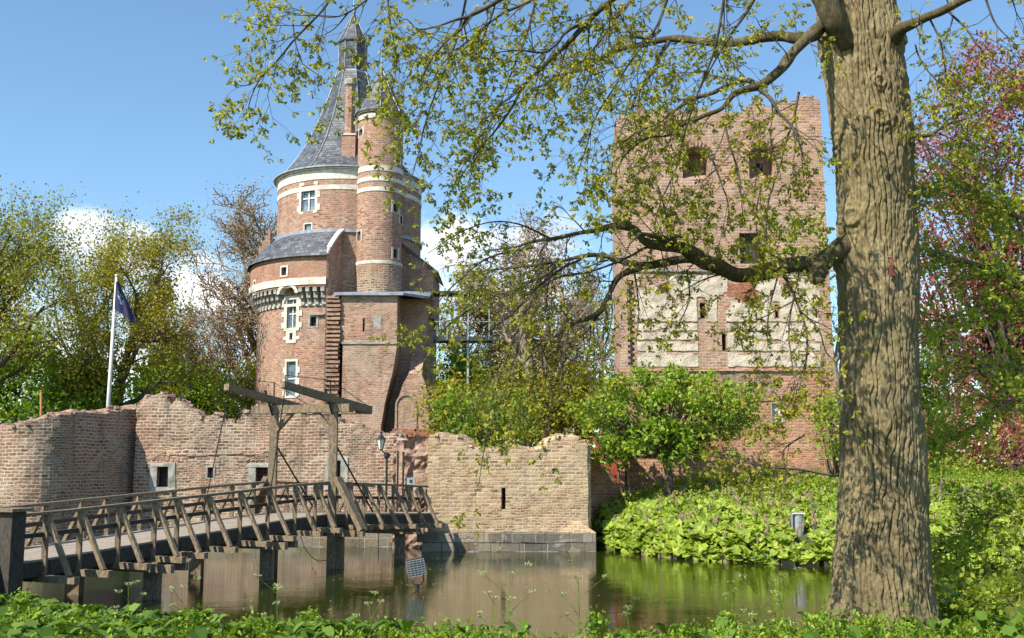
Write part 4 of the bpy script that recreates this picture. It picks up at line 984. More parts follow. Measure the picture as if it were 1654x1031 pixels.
# ------------------------------------------------------------ lantern, posts, boxes
Yl = 43.0; x = xf(624, 800, Yl); t = empty('street_lantern', (x, Yl, 1.4)); tag(t, 'old fashioned glass lantern on a thin pole at the far bridge end', 'street lamp')
mb = MB(); mb.tube([(x, Yl, 1.2), (x, Yl, zf(735, Yl))], .045, 8); mb.build('pole', M['iron'], t)
mb = MB(); mb.tube([(x, Yl, zf(745, Yl)), (x-.02, Yl, zf(738, Yl)), (x-.12, Yl, zf(731, Yl)), (x-.22, Yl, zf(727, Yl))], .03, 6); mb.lathe(x, Yl, [(0, zf(742, Yl)), (.12, zf(738, Yl)), (.12, zf(733, Yl)), (0, zf(730, Yl))], 10); mb.build('bracket', M['iron'], t)
xl = x-.24; zb, zt2 = zf(726, Yl), zf(710, Yl)
mb = MB(); mb.lathe(xl, Yl, [(.08, zb), (.19, zt2)], 6); mb.build('lantern_glass', M['lampglass'], t)
mb = MB(); mb.lathe(xl, Yl, [(.22, zt2), (.2, zt2+.04), (.08, zt2+.14), (.05, zt2+.2), (.03, zt2+.26), (0, zt2+.3)], 6); mb.lathe(xl, Yl, [(0, zb-.06), (.09, zb-.03), (.09, zb)], 6)
for k in range(6):
    a = k*pi/3; mb.tube([(xl+.08*math.sin(a), Yl-.08*math.cos(a), zb), (xl+.195*math.sin(a), Yl-.195*math.cos(a), zt2)], .012, 4)
mb.build('lantern_frame', M['iron'], t)
for k, (px, yt) in enumerate(((642, 728), (651, 730))):
    mb = MB(); p = P(px, 790, 43.1); mb.beam((p.x, p.y, 1.3), (p.x, p.y, zf(yt, 43.1)), .07 if k == 0 else .12, .07)
    o = mb.build('metal_post', M['iron'], None, loc=(p.x, p.y, 1.3)); tag(o, ['thin black metal post just right of the lantern', 'thick black metal post by the bridge end, right of the thin one'][k], 'post', 'black metal posts at the bridge end')
p = P(664, 790, 43.0); t = empty('control_box', (p.x, p.y, 1.5)); tag(t, 'small grey box on a stand at the far end of the bridge', 'box')
mb = MB(); mb.box(p.x-.16, p.x+.16, p.y-.1, p.y+.1, zf(783, 43), zf(772, 43)); mb.build('case', M['steel'], t)
mb = MB(); mb.lathe(p.x, p.y, [(0, 1)], 3); mb.beam((p.x, p.y, 1.4), (p.x, p.y, zf(783, 43)), .06, .06); mb.build('stand', M['iron'], t)
mb = MB(); mb.box(p.x-.05, p.x+.05, p.y-.115, p.y-.102, zf(780, 43), zf(775, 43)); mb.build('socket', M['dark'], t)

# flagpole and flag
Yf = 50.0; a, b = P(173, 668, Yf), P(188, 447, Yf); a.z = 2.6
a.x = xf(172, 680, Yf); t = empty('flagpole', (a.x, a.y, a.z)); tag(t, 'slightly leaning white flagpole behind the ruined bastion', 'flagpole')
mb = MB(); mb.tube([a, a.lerp(b, .5), b], [.11, .085, .05], 10); mb.build('pole', M['white'], t, True)
mb = MB(); mb.lathe(b.x, b.y, [(0, b.z-.02), (.08, b.z+.03), (.08, b.z+.08), (0, b.z+.13)], 10); mb.build('truck', M['white'], t)
def flagmat():
    m, tt, bb = mat('navy flag cloth'); uv = tt.n('ShaderNodeUVMap').outputs[0]
    sp_ = tt.n('ShaderNodeSeparateXYZ', {0: uv}); u, v = sp_.outputs[0], sp_.outputs[1]
    g = tt.math('ADD', tt.math('ABSOLUTE', tt.math('SUBTRACT', u, .42)), tt.math('MULTIPLY', tt.math('ABSOLUTE', tt.math('SUBTRACT', v, .55)), .5))
    e = tt.math('MULTIPLY', tt.math('LESS_THAN', g, .17), tt.math('GREATER_THAN', tt.noise(uv, 9, 2), .5))
    lk(tt, tt.mix(e, (.012, .016, .07), (.45, .5, .6)), bb.inputs['Base Color']); bb.inputs['Roughness'].default_value = .8; return m
mb = MB(); nu, nv = 14, 26; s0 = P(189, 455, Yf-.02)
TLp, TRp, BLp, BRp = P(189, 454, Yf), P(194, 456, Yf), P(184, 498, Yf), P(222, 524, Yf)
pole_at = lambda py: a.lerp(b, (zf(py, Yf)-a.z)/(b.z-a.z))
for i in range(nu+1):
    for j in range(nv+1):
        u, v = i/nu, j/nv
        L0 = pole_at(455+44*v); E = Vector((xf(192+30*v, 470, Yf), Yf, zf(456+(523-456)*v, Yf)))
        p = L0.lerp(E, u); fold = math.sin(u*13+v*2)*.16*u*(1-.25*v)+math.sin(u*5-v*4)*.1*u
        p = p+Vector((.02, fold-.06, -.03*u)); mb.v.append(tuple(p))
for i in range(nu):
    for j in range(nv):
        q = i*(nv+1)+j; mb.f.append((q, q+1, q+nv+2, q+nv+1)); mb.uv.append([(i/nu, 1-j/nv), (i/nu, 1-(j+1)/nv), ((i+1)/nu, 1-(j+1)/nv), ((i+1)/nu, 1-j/nv)])
o = mb.build('flag', flagmat(), None, True, loc=pole_at(460)); tag(o, 'navy blue flag with pale emblem hanging limp from the leaning pole', 'flag')
mb = MB(); a = P(66, 676, 46.5); b = P(66, 632, 46.5); mb.beam(a, b, .07, .07); mb.box(b.x-.05, b.x+.05, b.y-.05, b.y+.05, b.z, b.z+.03)
tag(mb.build('wooden_stake', M['orange'], None, loc=a), 'short orange brown wooden stake standing behind the ruined bastion', 'stake')

# underwater-post floodlight
p = P(674, 946, 30.4); t = empty('floodlight', (p.x, p.y, 0)); tag(t, 'black floodlight with wire grille on a stub above the moat', 'floodlight')
Yq = 30.4; pc = P(672, 916, Yq)
mb = MB(); mb.tube([(p.x, p.y, -.5), (p.x, p.y, .12)], .05, 8); mb.tube([(p.x-.14, p.y, .22), (p.x-.1, p.y, .12), (p.x+.1, p.y, .12), (p.x+.16, p.y, .24), (p.x+.16, p.y, .38)], .022, 6); mb.build('bracket', M['iron'], t)
Mx = Matrix.Translation(pc) @ Matrix.Rotation(R(18), 4, 'X') @ Matrix.Rotation(R(8), 4, 'Z') @ Matrix.Rotation(R(-8), 4, 'Y')
mb = MB()
A = [(-.25, -.02, -.24), (.25, -.02, -.24), (.25, -.02, .24), (-.25, -.02, .24)]; B = [(-.1, .3, -.12), (.1, .3, -.12), (.1, .3, .12), (-.1, .3, .12)]
A = [Mx @ Vector(q) for q in A]; B = [Mx @ Vector(q) for q in B]
mb.quad(B[::-1]); [mb.quad([A[(i+1) % 4], A[i], B[i], B[(i+1) % 4]]) for i in range(4)]; mb.quad(A); mb.build('housing', M['iron'], t)
mb = MB(); mb.box(-.23, .23, -.045, -.03, -.22, .22, 1, Mx); mb.build('lens', M['glass'], t)
mb = MB()
for k in range(8): q = -.23+.46*k/7; mb.beam(Mx @ Vector((-.24, -.07, q)), Mx @ Vector((.24, -.07, q)), .012, .018)
for k in range(6): q = -.24+.48*k/5; mb.beam(Mx @ Vector((q, -.075, -.23)), Mx @ Vector((q, -.075, .23)), .012, .012)
mb.build('grille', M['steel'], t)
# grey cabinet in the butterbur
Yc_ = 39.2; a = P(1287, 841, Yc_); t = empty('grey_cabinet', (a.x, a.y, a.z-.5)); tag(t, 'small pale grey cylindrical cabinet sticking out of the butterbur slope', 'cabinet')
mb = MB(); mb.box(a.x-.22, a.x-.19, a.y-.22, a.y+.3, a.z-.7, a.z+.26); mb.lathe(a.x+.03, a.y, [(.2, a.z-.7), (.2, a.z+.24), (.19, a.z+.25), (0, a.z+.25)], 20); mb.build('case', M['steel'], t, True)
mb = MB(); mb.box(a.x-.2, a.x+.25, a.y-.23, a.y-.15, a.z+.24, a.z+.275); mb.build('lid', M['white'], t)
# stone revetment along the right shore: separate blocks in one low wall
t = empty('revetment', (10, 37.2, 0)); tag(t, 'low crumbling revetment of weathered blocks along the far right waterline', 'low wall')
mb = MB(); x = 4.2
while x < 22:
    du = random.uniform(.45, 1.0); y0, y1 = interp(x, SHX, SHY)-.1, interp(x+du, SHX, SHY)-.1
    hh = random.uniform(.14, .24); an = math.atan2(y1-y0, du)
    mb = MB(); mb.box(0, du*random.uniform(.85, .97), -.05, .25, -.5, hh, 1, Matrix.Translation((x, y0, 0)) @ Matrix.Rotation(an, 4, 'Z') @ Matrix.Rotation(R(random.uniform(-4, 4)), 4, 'Y'), .02); x += du; mb.build('block', M['revet'], t)
mb = MB(); x = 4.6
while x < 22: y0 = interp(x, SHX, SHY)-.18; mb = MB(); mb.tube([(x, y0, -.5), (x+.01, y0, random.uniform(.16, .26))], .035, 6); x += random.uniform(.35, .9); mb.build('timber_pin', M['darkwood'], t)
# ------------------------------------------------------------ foliage tools
def leaves(points, n, spread, size, m, name='crown', parent=None, seed=0, flat=.5, droop=0, shape='leaf', loc=(0, 0, 0)):
    """n leaves scattered round each point; each leaf a small kite of 4 corners"""
    g = np.random.default_rng(seed); Pn = np.array([tuple(p) for p in points]); k = len(Pn)*n
    c = np.repeat(Pn, n, 0)+g.normal(0, 1, (k, 3))*np.array(spread if hasattr(spread, '__len__') else (spread,)*3)
    a = g.normal(0, 1, (k, 3)); a[:, 2] -= droop; a /= np.linalg.norm(a, axis=1)[:, None]
    b = g.normal(0, 1, (k, 3)); b[:, 2] *= flat; b -= a*(a*b).sum(1)[:, None]; b /= np.linalg.norm(b, axis=1)[:, None]+1e-9
    s = (size*g.uniform(.55, 1.35, k))[:, None]
    if shape == 'leaf':
        V = np.stack([c, c+a*s*.45+b*s*.33, c+a*s, c+a*s*.45-b*s*.33], 1)
        return npmesh(name, V, 4, m, parent, loc)
    cc = np.cross(a, b)*s*.15
    V = np.stack([c, c+a*s*.2+b*s*.2+cc*.3, c+a*s*.38+b*s*.12, c+a*s*.6+b*s*.3+cc, c+a*s, c+a*s*.6-b*s*.3+cc, c+a*s*.38-b*s*.12, c+a*s*.2-b*s*.2+cc*.3], 1)
    return npmesh(name, V, 8, m, parent, loc)
def rdir(r, d, ang_):
    q = Vector((r.gauss(0, 1), r.gauss(0, 1), r.gauss(0, 1))); q = (q-d*q.dot(d)).normalized()
    return (d*math.cos(ang_)+q*math.sin(ang_)).normalized()
def grow(mb, tips, r, p, d, L, rad, lev, maxlev, up=.1, wander=.18, kids=(5, 5, 4, 3), ratio=.62, spr=(.55, 1.0), rmin=.012, start=.3):
    n = 6 if lev == 0 else (5 if lev == 1 else 4); pts = [p.copy()]; rads = [rad]; q = p.copy()
    for k in range(n):
        d = (d+Vector((r.gauss(0, wander), r.gauss(0, wander), r.gauss(0, wander)+up*(1 if lev else .3)))).normalized()
        q = q+d*(L/n); pts.append(q.copy()); rads.append(max(rmin, rad*(1-.75*(k+1)/n)))
    mb.tube(pts, rads, 8 if lev == 0 else (6 if lev == 1 else (4 if lev == 2 else 3)), cap=False)
    if lev >= maxlev: tips.append(q.copy()); tips.append(pts[n//2+1].copy()); return
    K = kids[min(lev, len(kids)-1)]
    for i in range(K):
        s = start+(1-start)*(i+r.random()*.8)/K if lev == 0 else .2+.8*(i+r.random())/K
        s = min(.999, s); j = int(s*n); pp = pts[j].lerp(pts[j+1], s*n-j); dd = (pts[j+1]-pts[j]).normalized()
        grow(mb, tips, r, pp, rdir(r, dd, r.uniform(*spr)), L*ratio*r.uniform(.75, 1.15)*(1.15-.5*s if lev == 0 else 1), max(rmin, rads[j]*.55), lev+1, maxlev, up, wander*1.15, kids, ratio, spr, rmin, start)
def tree(name, base, H, rad, label, cat, leafm, barkm_, seed, maxlev=3, kids=(9, 5, 4, 3), n=16, spread=.45, size=.26, up=.1, ratio=.5, group=None, spr=(.6, 1.1), start=.3, wander=.12, rmin=.012, lean=(0, 0), leafmix=None, width=1):
    r = random.Random(seed); base = Vector(base); t = empty(name, base); tag(t, label, cat, group or {'green_tree': 'green trees behind the castle', 'bare_tree': 'bare trees behind the castle', 'young_tree': 'young trees behind the walls', 'golden_tree': 'golden leafed trees between the towers', 'oak_tree': 'oaks at the left edge'}.get(name))
    mb = MB(); tips = []
    grow(mb, tips, r, base-Vector((0, 0, .3)), Vector((lean[0], lean[1], 1)).normalized(), H*.8, rad, 0, maxlev, up, wander, kids, ratio, spr, rmin, start)
    zz = max(p.z for p in tips); k = (H)/(zz-base.z) if zz > base.z else 1
    mb.v = [((x-base.x)*k*width+base.x, (y-base.y)*k*width+base.y, (z-base.z)*k+base.z) for x, y, z in mb.v]
    tips = [Vector(((p.x-base.x)*k*width+base.x, (p.y-base.y)*k*width+base.y, (p.z-base.z)*k+base.z)) for p in tips]
    mb.build('trunk', M[barkm_], t, True)
    if n:
        leaves(tips, n, spread, size, M[leafm], 'crown', t, seed)
        if leafmix: leaves(tips[::2], max(2, n//3), spread*1.2, size, M[leafmix], 'foliage', t, seed+1)
    return t
def blobtree(name, base, c, rx, ry, rz, label, cat, leafm, barkm_, seed, nb=60, n=60, spread=.4, size=.22, trunk=.15, group=None, fork=0):
    """shrub: limbs run from the base to clumps spread through a lumpy crown"""
    r = random.Random(seed); base = Vector(base); c = Vector(c); t = empty(name, base); tag(t, label, cat, group); mb = MB(); pts = []
    for k in range(nb):
        while True:
            q = Vector((r.uniform(-1, 1), r.uniform(-1, 1), r.uniform(-1, 1)))
            if .35 < q.length < 1: break
        q = q*(1+.3*mnoise.noise(q*1.7+Vector((seed, 0, 0)))); p = c+Vector((q.x*rx, q.y*ry, q.z*rz)); pts.append(p)
        if fork and k % (2 if nb < 300 else 5): continue
        if k % 2 == 0 and fork or nb > 300:
            fb_ = base.lerp(c, fork*(1 if nb < 300 else r.uniform(.6, 1.6))); jq = .12 if nb < 300 else .7; m1 = fb_.lerp(p, .5)+Vector((r.gauss(0, jq), r.gauss(0, jq), .1-jq*.6)); mb.tube([fb_, fb_.lerp(m1, .5), m1, p], [trunk*.4, trunk*.3, trunk*.2, .012], 5, False)
            if k == 0: mb.tube([base-Vector((0, 0, .3)), base.lerp(fb_, .5)+Vector((.1, 0, 0)), fb_], [trunk, trunk*.8, trunk*.65], 8)
        elif k % 2 == 0:
            m1 = base.lerp(p, .45)+Vector((r.gauss(0, .15), r.gauss(0, .15), .1*rz)); mb.tube([base+Vector((r.gauss(0, trunk*.3), r.gauss(0, trunk*.3), -.1)), base.lerp(m1, .5)+Vector((r.gauss(0, .08), 0, .05)), m1, p], [trunk*.5, trunk*.36, trunk*.22, .012], 5, False)
    mb.build('trunk', M[barkm_], t, True); leaves(pts, n, spread, size, M[leafm], 'crown', t, seed); return t

# ------------------------------------------------------------ background trees
def B(px, Y): return (xf(px, 748, Y), Y, 2.5)
def Ht(py, Y): return zf(py, Y)-2.5
G1 = 'trees behind the bastion'
tree('oak_tree', B(0, 56), Ht(262, 56), .55, 'tall spreading oak with olive leaves at the left edge', 'tree', 'treeleafA', 'farbark', 11, 4, (14, 6, 4, 3), 15, .36, .15, ratio=.5, wander=.16, leafmix='treeleafB', width=1.15)
tree('oak_tree', B(168, 62), Ht(350, 62), .5, 'golden green oak directly behind the leaning flagpole', 'tree', 'treeleafB', 'farbark', 23, 4, (12, 5, 4, 3), 15, .34, .15, ratio=.52, wander=.16, leafmix='treeleafA', width=.78)
tree('young_tree', B(75, 66), Ht(330, 66), .35, 'slimmer olive tree standing between the two left oaks', 'tree', 'treeleafA', 'farbark', 31, 4, (9, 5, 4, 3), 9, .4, .15, ratio=.45)
tree('green_tree', B(240, 70), Ht(560, 70), .25, 'low bright green tree right of the golden oak', 'tree', 'treeleafC', 'farbark', 41, 3, (9, 6, 5), 13, .5, .3, ratio=.55)
tree('green_tree', B(110, 60), Ht(575, 60), .25, 'low green tree under the olive oaks behind the orange stake', 'tree', 'treeleafC', 'farbark', 42, 3, (9, 6, 5), 13, .5, .28, ratio=.6)
tree('green_tree', B(20, 72), Ht(520, 72), .3, 'dark green tree low behind the leftmost oak trunk', 'tree', 'treeleafC', 'farbark', 47, 3, (9, 6, 5), 14, .55, .3, ratio=.6)
tree('bare_tree', B(385, 80), Ht(300, 80), .45, 'tall bare brown tree rising beside the left flank of the tower', 'tree', 'budleaf', 'barebark', 51, 4, (24, 7, 6, 4), 7, .4, .13, ratio=.46, rmin=.032, up=.12, wander=.12, start=.15, width=1.35)
tree('bare_tree', B(318, 74), Ht(500, 74), .22, 'smaller bare brown tree left of the tall bare one', 'tree', 'budleaf', 'barebark', 53, 4, (14, 6, 5, 4), 4, .35, .13, ratio=.42, rmin=.025, up=.16, start=.15)
tree('young_tree', B(360, 64), Ht(575, 64), .16, 'small pale green tree above the curtain wall left of the tower', 'tree', 'treeleafA', 'barebark', 55, 3, (10, 6, 5), 7, .4, .2, ratio=.45)
tree('bare_tree', B(892, 57), Ht(330, 57), .55, 'large bare tree with pale trunk behind the wall between the towers', 'tree', 'budleaf', 'palebark', 61, 4, (13, 6, 5, 4), 4, .4, .14, ratio=.42, rmin=.026, up=.1, wander=.1, start=.15)
tree('bare_tree', B(925, 70), Ht(380, 70), .45, 'second bare trunk just left of the keep', 'tree', 'budleaf', 'palebark', 63, 4, (12, 6, 5, 4), 3, .4, .14, ratio=.4, rmin=.026, up=.1, start=.15)
tree('bare_tree', B(800, 78), Ht(420, 78), .3, 'slender brown tree behind the steel walkway', 'tree', 'treeleafB', 'barebark', 65, 4, (18, 6, 5, 4), 4, .4, .16, ratio=.42, rmin=.026, up=.1, start=.15)
tree('young_tree', B(850, 56), Ht(600, 56), .2, 'bushy golden green young tree behind the front wall', 'tree', 'treeleafB', 'farbark', 67, 3, (12, 7, 5), 4, .4, .2, ratio=.5)
tree('young_tree', B(955, 57), Ht(560, 57), .2, 'thin olive young tree beside the left edge of the keep', 'tree', 'treeleafA', 'farbark', 68, 3, (12, 7, 5), 6, .4, .2, ratio=.42)
tree('green_tree', B(735, 70), Ht(565, 70), .25, 'vivid green tree seen past the dark flank of the tower', 'tree', 'greenleaf', 'farbark', 71, 3, (11, 7, 5), 20, .4, .26, ratio=.5)
blobtree('shrub', (xf(790, 748, 52), 52, 2.4), (xf(790, 690, 52), 52, zf(672, 52)), 2.6, 1.2, 1.5, 'dense green shrub behind the low part of the front wall', 'shrub', 'treeleafC', 'farbark', 73, 50, 60, .4, .2)
blobtree('shrub', (xf(735, 748, 54), 54, 2.4), (xf(730, 690, 54), 54, zf(665, 54)), 1.5, 1.2, 1.6, 'golden green shrub at the foot of the tower', 'shrub', 'treeleafB', 'farbark', 74, 40, 50, .4, .18)
blobtree('copper_beech', B(1650, 52), (xf(1625, 330, 52), 52.5, zf(370, 52)), 5.3, 3.2, 9.6, 'large copper beech with reddish leaves right of the oak trunk', 'tree', 'copper', 'farbark', 81, 460, 85, .42, .18, .5, fork=.25)
blobtree('copper_shrub', B(1590, 49), (xf(1600, 700, 49), 49, zf(720, 49)), 3.6, 1.5, 1.5, 'low reddish copper shrub on top of the right bank', 'shrub', 'copper', 'farbark', 82, 60, 70, .4, .18)
blobtree('hedge_shrub', (xf(1500, 748, 47), 46.5, 2.3), (xf(1520, 760, 46.5), 46.5, zf(768, 46.5)), 1.8, 1.0, .6, 'yellow green shrub at the top of the bank right of the oak', 'shrub', 'limeleaf', 'farbark', 83, 40, 60, .35, .16)
tree('bare_tree', B(1535, 75), Ht(420, 75), .4, 'pale bare tree far behind the copper beech', 'tree', 'budleaf', 'palebark', 85, 4, (12, 5, 5, 3), 3, .4, .14, ratio=.4, rmin=.022)
tree('green_tree', B(1500, 66), Ht(540, 66), .3, 'green tree in the background just right of the oak trunk', 'tree', 'treeleafC', 'farbark', 86, 3, (11, 7, 5), 9, .5, .24, ratio=.5)
tree('bare_tree', B(1365, 85), Ht(300, 85), .4, 'bare tree far behind the keep and oak', 'tree', 'budleaf', 'palebark', 87, 4, (12, 5, 5, 3), 3, .4, .14, ratio=.4, rmin=.022)
tree('green_tree', B(330, 70), Ht(590, 70), .2, 'low green tree between the golden oak and the round tower', 'tree', 'treeleafC', 'farbark', 48, 3, (11, 7, 5), 11, .5, .24, ratio=.55)
tree('bare_tree', B(835, 84), Ht(400, 84), .35, 'hazy brown tree furthest back between tower and keep', 'tree', 'treeleafB', 'barebark', 88, 4, (12, 5, 4, 3), 4, .5, .18, ratio=.42, rmin=.03, up=.1, start=.12)
tree('bare_tree', B(965, 80), Ht(430, 80), .35, 'brown bare tree tucked behind the left edge of the keep', 'tree', 'treeleafB', 'barebark', 89, 4, (12, 5, 4, 3), 4, .5, .18, ratio=.42, rmin=.03, up=.1, start=.12)
tree('golden_tree', B(905, 59), Ht(590, 59), .25, 'golden green leafy tree in front of the pale bare trunk', 'tree', 'treeleafB', 'barebark', 90, 4, (14, 6, 5, 3), 2, .4, .15, ratio=.5, rmin=.02)
tree('golden_tree', B(805, 60), Ht(600, 60), .22, 'golden leafy tree below the steel walkway', 'tree', 'treeleafB', 'barebark', 93, 4, (14, 6, 5, 3), 3, .4, .15, ratio=.5, rmin=.02)
# far wood as one mass
r = random.Random(4); pts = []
for k in range(900):
    x = r.uniform(-75, 75); y = r.uniform(95, 112); h = 2+9*(.5+.5*mnoise.noise(Vector((x*.09, 0, 3)))); pts.append((x, y, 2+h*r.random()**.7))
tag(leaves(pts, 40, .8, .55, M['treeleafA'], 'distant_wood', None, 9), 'hazy mass of woodland closing the view behind the castle', kind='stuff')
# bushes before the keep
t = blobtree('round_bush_tree', (xf(1076, 790, 45.6), 44.9, 2.0), (xf(1066, 665, 45.2), 44.8, zf(674, 45.2)), 3.9, 1.6, 2.1, 'broad bright green bushy tree with dark stem before the keep', 'tree', 'bushleaf', 'farbark', 91, 200, 60, .2, .19, .22, fork=.5)
t = blobtree('shrub', (xf(1350, 790, 45.6), 45.4, 2.2), (xf(1355, 690, 45.4), 45.2, zf(690, 45.4)), 1.1, .9, 1.2, 'small bright shrub half hidden behind the oak trunk', 'shrub', 'bushleaf', 'farbark', 92, 30, 60, .28, .15)
# ------------------------------------------------------------ ground cover
g = np.random.default_rng(77); a_cab = P(1287, 841, 39.2)
def disc(c, rad, nrm, seg=9, cup=.25):
    n = Vector(nrm).normalized(); a = n.orthogonal().normalized(); b = n.cross(a); o = []
    for k in range(seg):
        t_ = 2*math.pi*k/seg; rr = rad*(1+.2*math.sin(t_*3+c[0]*9)+.12*math.sin(t_*5+c[1]*7)); rr *= .55 if k == 0 else 1
        o.append(Vector(c)+a*(rr*math.cos(t_))+b*(rr*math.sin(t_))+n*(cup*rad*(.5+.5*math.sin(t_*2+c[0]*5))))
    return o
fan = []
r = random.Random(8)
for k in range(14000):
    x = r.uniform(3.3, 24); d = r.random()**1.15*10.4-.32; y = interp(x, SHX, SHY)+d
    if y > 47.3: continue
    if abs(x-a_cab.x) < .42 and -1.6 < y-a_cab.y < .5: continue
    sz = (.2-.011*d)*r.uniform(.35, 1.2); sz = max(.07, sz)
    h = (r.uniform(.05, .5)+.14*mnoise.noise(Vector((x*.9, d*.9, 0))))*(1.1-.06*d); z = max(ground_z(x, y), .12 if d > -.2 else .0)+h*(1 if d > .1 else .6)
    c = Vector((x, y, z)); n = Vector((r.gauss(-.15, .55), r.gauss(-.65, .5), 1)); D_ = disc(c, sz, n); ctr = c-n.normalized()*sz*.12
    for i in range(9): fan.append((ctr, D_[i], D_[(i+1) % 9]))
V = np.array([[tuple(p) for p in q] for q in fan]); bb = npmesh('butterbur_leaves', V, 3, M['butterbur'])
tag(bb, 'broad round butterbur leaves covering the slope below the keep', kind='stuff')
mb = MB()
for k in range(420):
    x = r.uniform(4, 23); d = r.random()*8; y = interp(x, SHX, SHY)+d; z = ground_z(x, y)+.3; h = r.uniform(.2, .45)
    mb.tube([(x, y, z), (x+r.gauss(0, .03), y, z+h*.5), (x+r.gauss(0, .05), y, z+h)], [.03, .055, .015], 5, False)
sp_h = []
for k in range(2600):
    x = r.uniform(3.4, 23); d = r.random()**.6*10; y = interp(x, SHX, SHY)+d
    if y < 47.2 and not (abs(x-a_cab.x) < .42 and -1.6 < y-a_cab.y < .5): sp_h.append((x, y, ground_z(x, y)+r.uniform(.15, .5)))
tag(leaves(sp_h, 12, (.16, .16, .08), .1, M['herb'], 'slope_herbs', None, 55), 'finer green herbs growing between the butterbur leaves', kind='stuff')
tag(mb.build('butterbur_flower_spikes', M['spike']), 'dry brown butterbur flower spikes among the leaves on the slope', kind='stuff')
pts = [(r.uniform(3, 23), 0, 0) for _ in range(900)]; pts = [(x, interp(x, SHX, SHY)+8.6+r.uniform(-.6, .8), 2.55) for x, _, _ in pts]
pts = [p for p in pts if p[1] < 47.4]
tag(leaves(pts, 30, (.2, .2, .1), .1, M['limeleaf'], 'bank_top_herbs', None, 5), 'fine yellow green herbs along the top of the slope by the keep', kind='stuff')
# near bank: leafy herbs, grass, docks
def nearpts(n, rr, lo=-1.2, hi=1.0):
    o = []
    while len(o) < n:
        x = rr.uniform(-16, 9); yc, yw = interp(x, CRX, CRY), interp(x, WLX, WLY); y = rr.uniform(yc-3.4, yw+.15)
        if abs(x) > y*.56+1: continue
        if (Vector((x, y))-Vector((-11.5, 23))).length < 1.2: continue
        o.append((x, y, ground_z(x, y)))
    return o
rr = random.Random(12); pp = nearpts(9000, rr); L1 = []; 
for x, y, z in pp:
    k = mnoise.noise(Vector((x*.8, y*.8, 0)))+.6*mnoise.noise(Vector((x*2.3, y*2.3, 4))); h = max(.03, .13+.2*k); 
    L1.append((x, y, z+h*rr.random()))
tag(leaves(L1, 18, (.1, .1, .05), .05, M['herb'], 'bank_herbs', None, 6, flat=.3, shape='lobed'), 'dense low nettles and cow parsley leaves on the near bank', kind='stuff')
gp = np.array(nearpts(26000, rr)); k = len(gp); hh = g.uniform(.08, .22, k); wv = g.uniform(-1, 1, (k, 2)); wv /= np.linalg.norm(wv, axis=1)[:, None]; ln = g.normal(0, .35, (k, 2))*hh[:, None]
z3 = np.zeros(k)
a0 = gp-np.c_[wv*.006, z3]; a1 = gp+np.c_[wv*.006, z3]; mid = gp+np.c_[ln*.35, hh*.6]; tp = gp+np.c_[ln, hh]
V = np.stack([a0, a1, mid+np.c_[wv*.004, z3], tp, mid-np.c_[wv*.004, z3]], 1); tag(npmesh('grass', V, 5, M['grass']), 'bright grass blades among the herbs of the near bank', kind='stuff')
V = []
for x, y, z in nearpts(1500, rr):
    if x > -1.5 and rr.random() < .8: continue
    for q in range(rr.randint(4, 7)):
        a = rr.uniform(0, 6.28); L = rr.uniform(.16, .36); up = rr.uniform(.5, 1.3); d = Vector((math.cos(a), math.sin(a), up)).normalized(); s_ = Vector((-math.sin(a), math.cos(a), 0)); b = Vector((x, y, z+.1))
        w_ = L*.17; e = b+d*L; e.z -= L*.3; m_ = b+d*L*.55; V.append([tuple(v) for v in (b, m_+s_*w_, b+d*L*.8+s_*w_*.7-Vector((0, 0, L*.1)), e, b+d*L*.8-s_*w_*.7-Vector((0, 0, L*.1)), m_-s_*w_)])
tag(npmesh('dock_leaves', np.array(V), 6, M['herbdark']), 'long dark dock leaves scattered through the near bank', kind='stuff')
# tall flowering stems, each a plant
def parsley(px, pyt, pyb, Y, label, seed, cat='plant'):
    r = random.Random(seed); x = xf(px, pyb, Y); zb = ground_z(x, Y); zt = zf(pyt, Y); t = empty('cow_parsley', (x, Y, zb)); tag(t, label, cat, 'tall cow parsley on the near bank')
    mb = MB(); H_ = zt-zb; top = Vector((x+r.gauss(0, .05), Y+r.gauss(0, .05), zt)); st0 = Vector((x, Y, zb)); pts = [st0.lerp(top, k/4)+Vector((r.gauss(0, .01), 0, 0)) for k in range(5)]; mb.tube(pts, [.008, .007, .006, .005, .004], 5, False)
    um = []; lf = []
    for k in range(7):
        s = .3+.65*k/6; p = st0.lerp(top, s); a = r.uniform(0, 6.28); L = H_*r.uniform(.12, .3); e = p+Vector((math.cos(a)*L*.7, math.sin(a)*L*.7, L*.6)); mb.tube([p, p.lerp(e, .5)+Vector((0, 0, .01)), e], [.004, .003, .002], 4, False)
        if s > .5: um.append(e)
        else: lf.append(e); lf.append(p.lerp(e, .6))
    um.append(top); lf += [st0.lerp(top, s) for s in (.05, .15, .25, .35)]
    for u in list(um):
        for k in range(7): a = r.uniform(0, 6.28); e = u+Vector((math.cos(a)*.035, math.sin(a)*.035, .02)); mb.tube([u, e], .0018, 3, False); um.append(e)
    mb.build('stem', M['herb'], t); leaves(um, 9, .008, .014, M['umbel'], 'blossom', t, seed); leaves(lf, 26, (.05, .05, .03), .05, M['herb'], 'leaves', t, seed+1, shape='lobed')
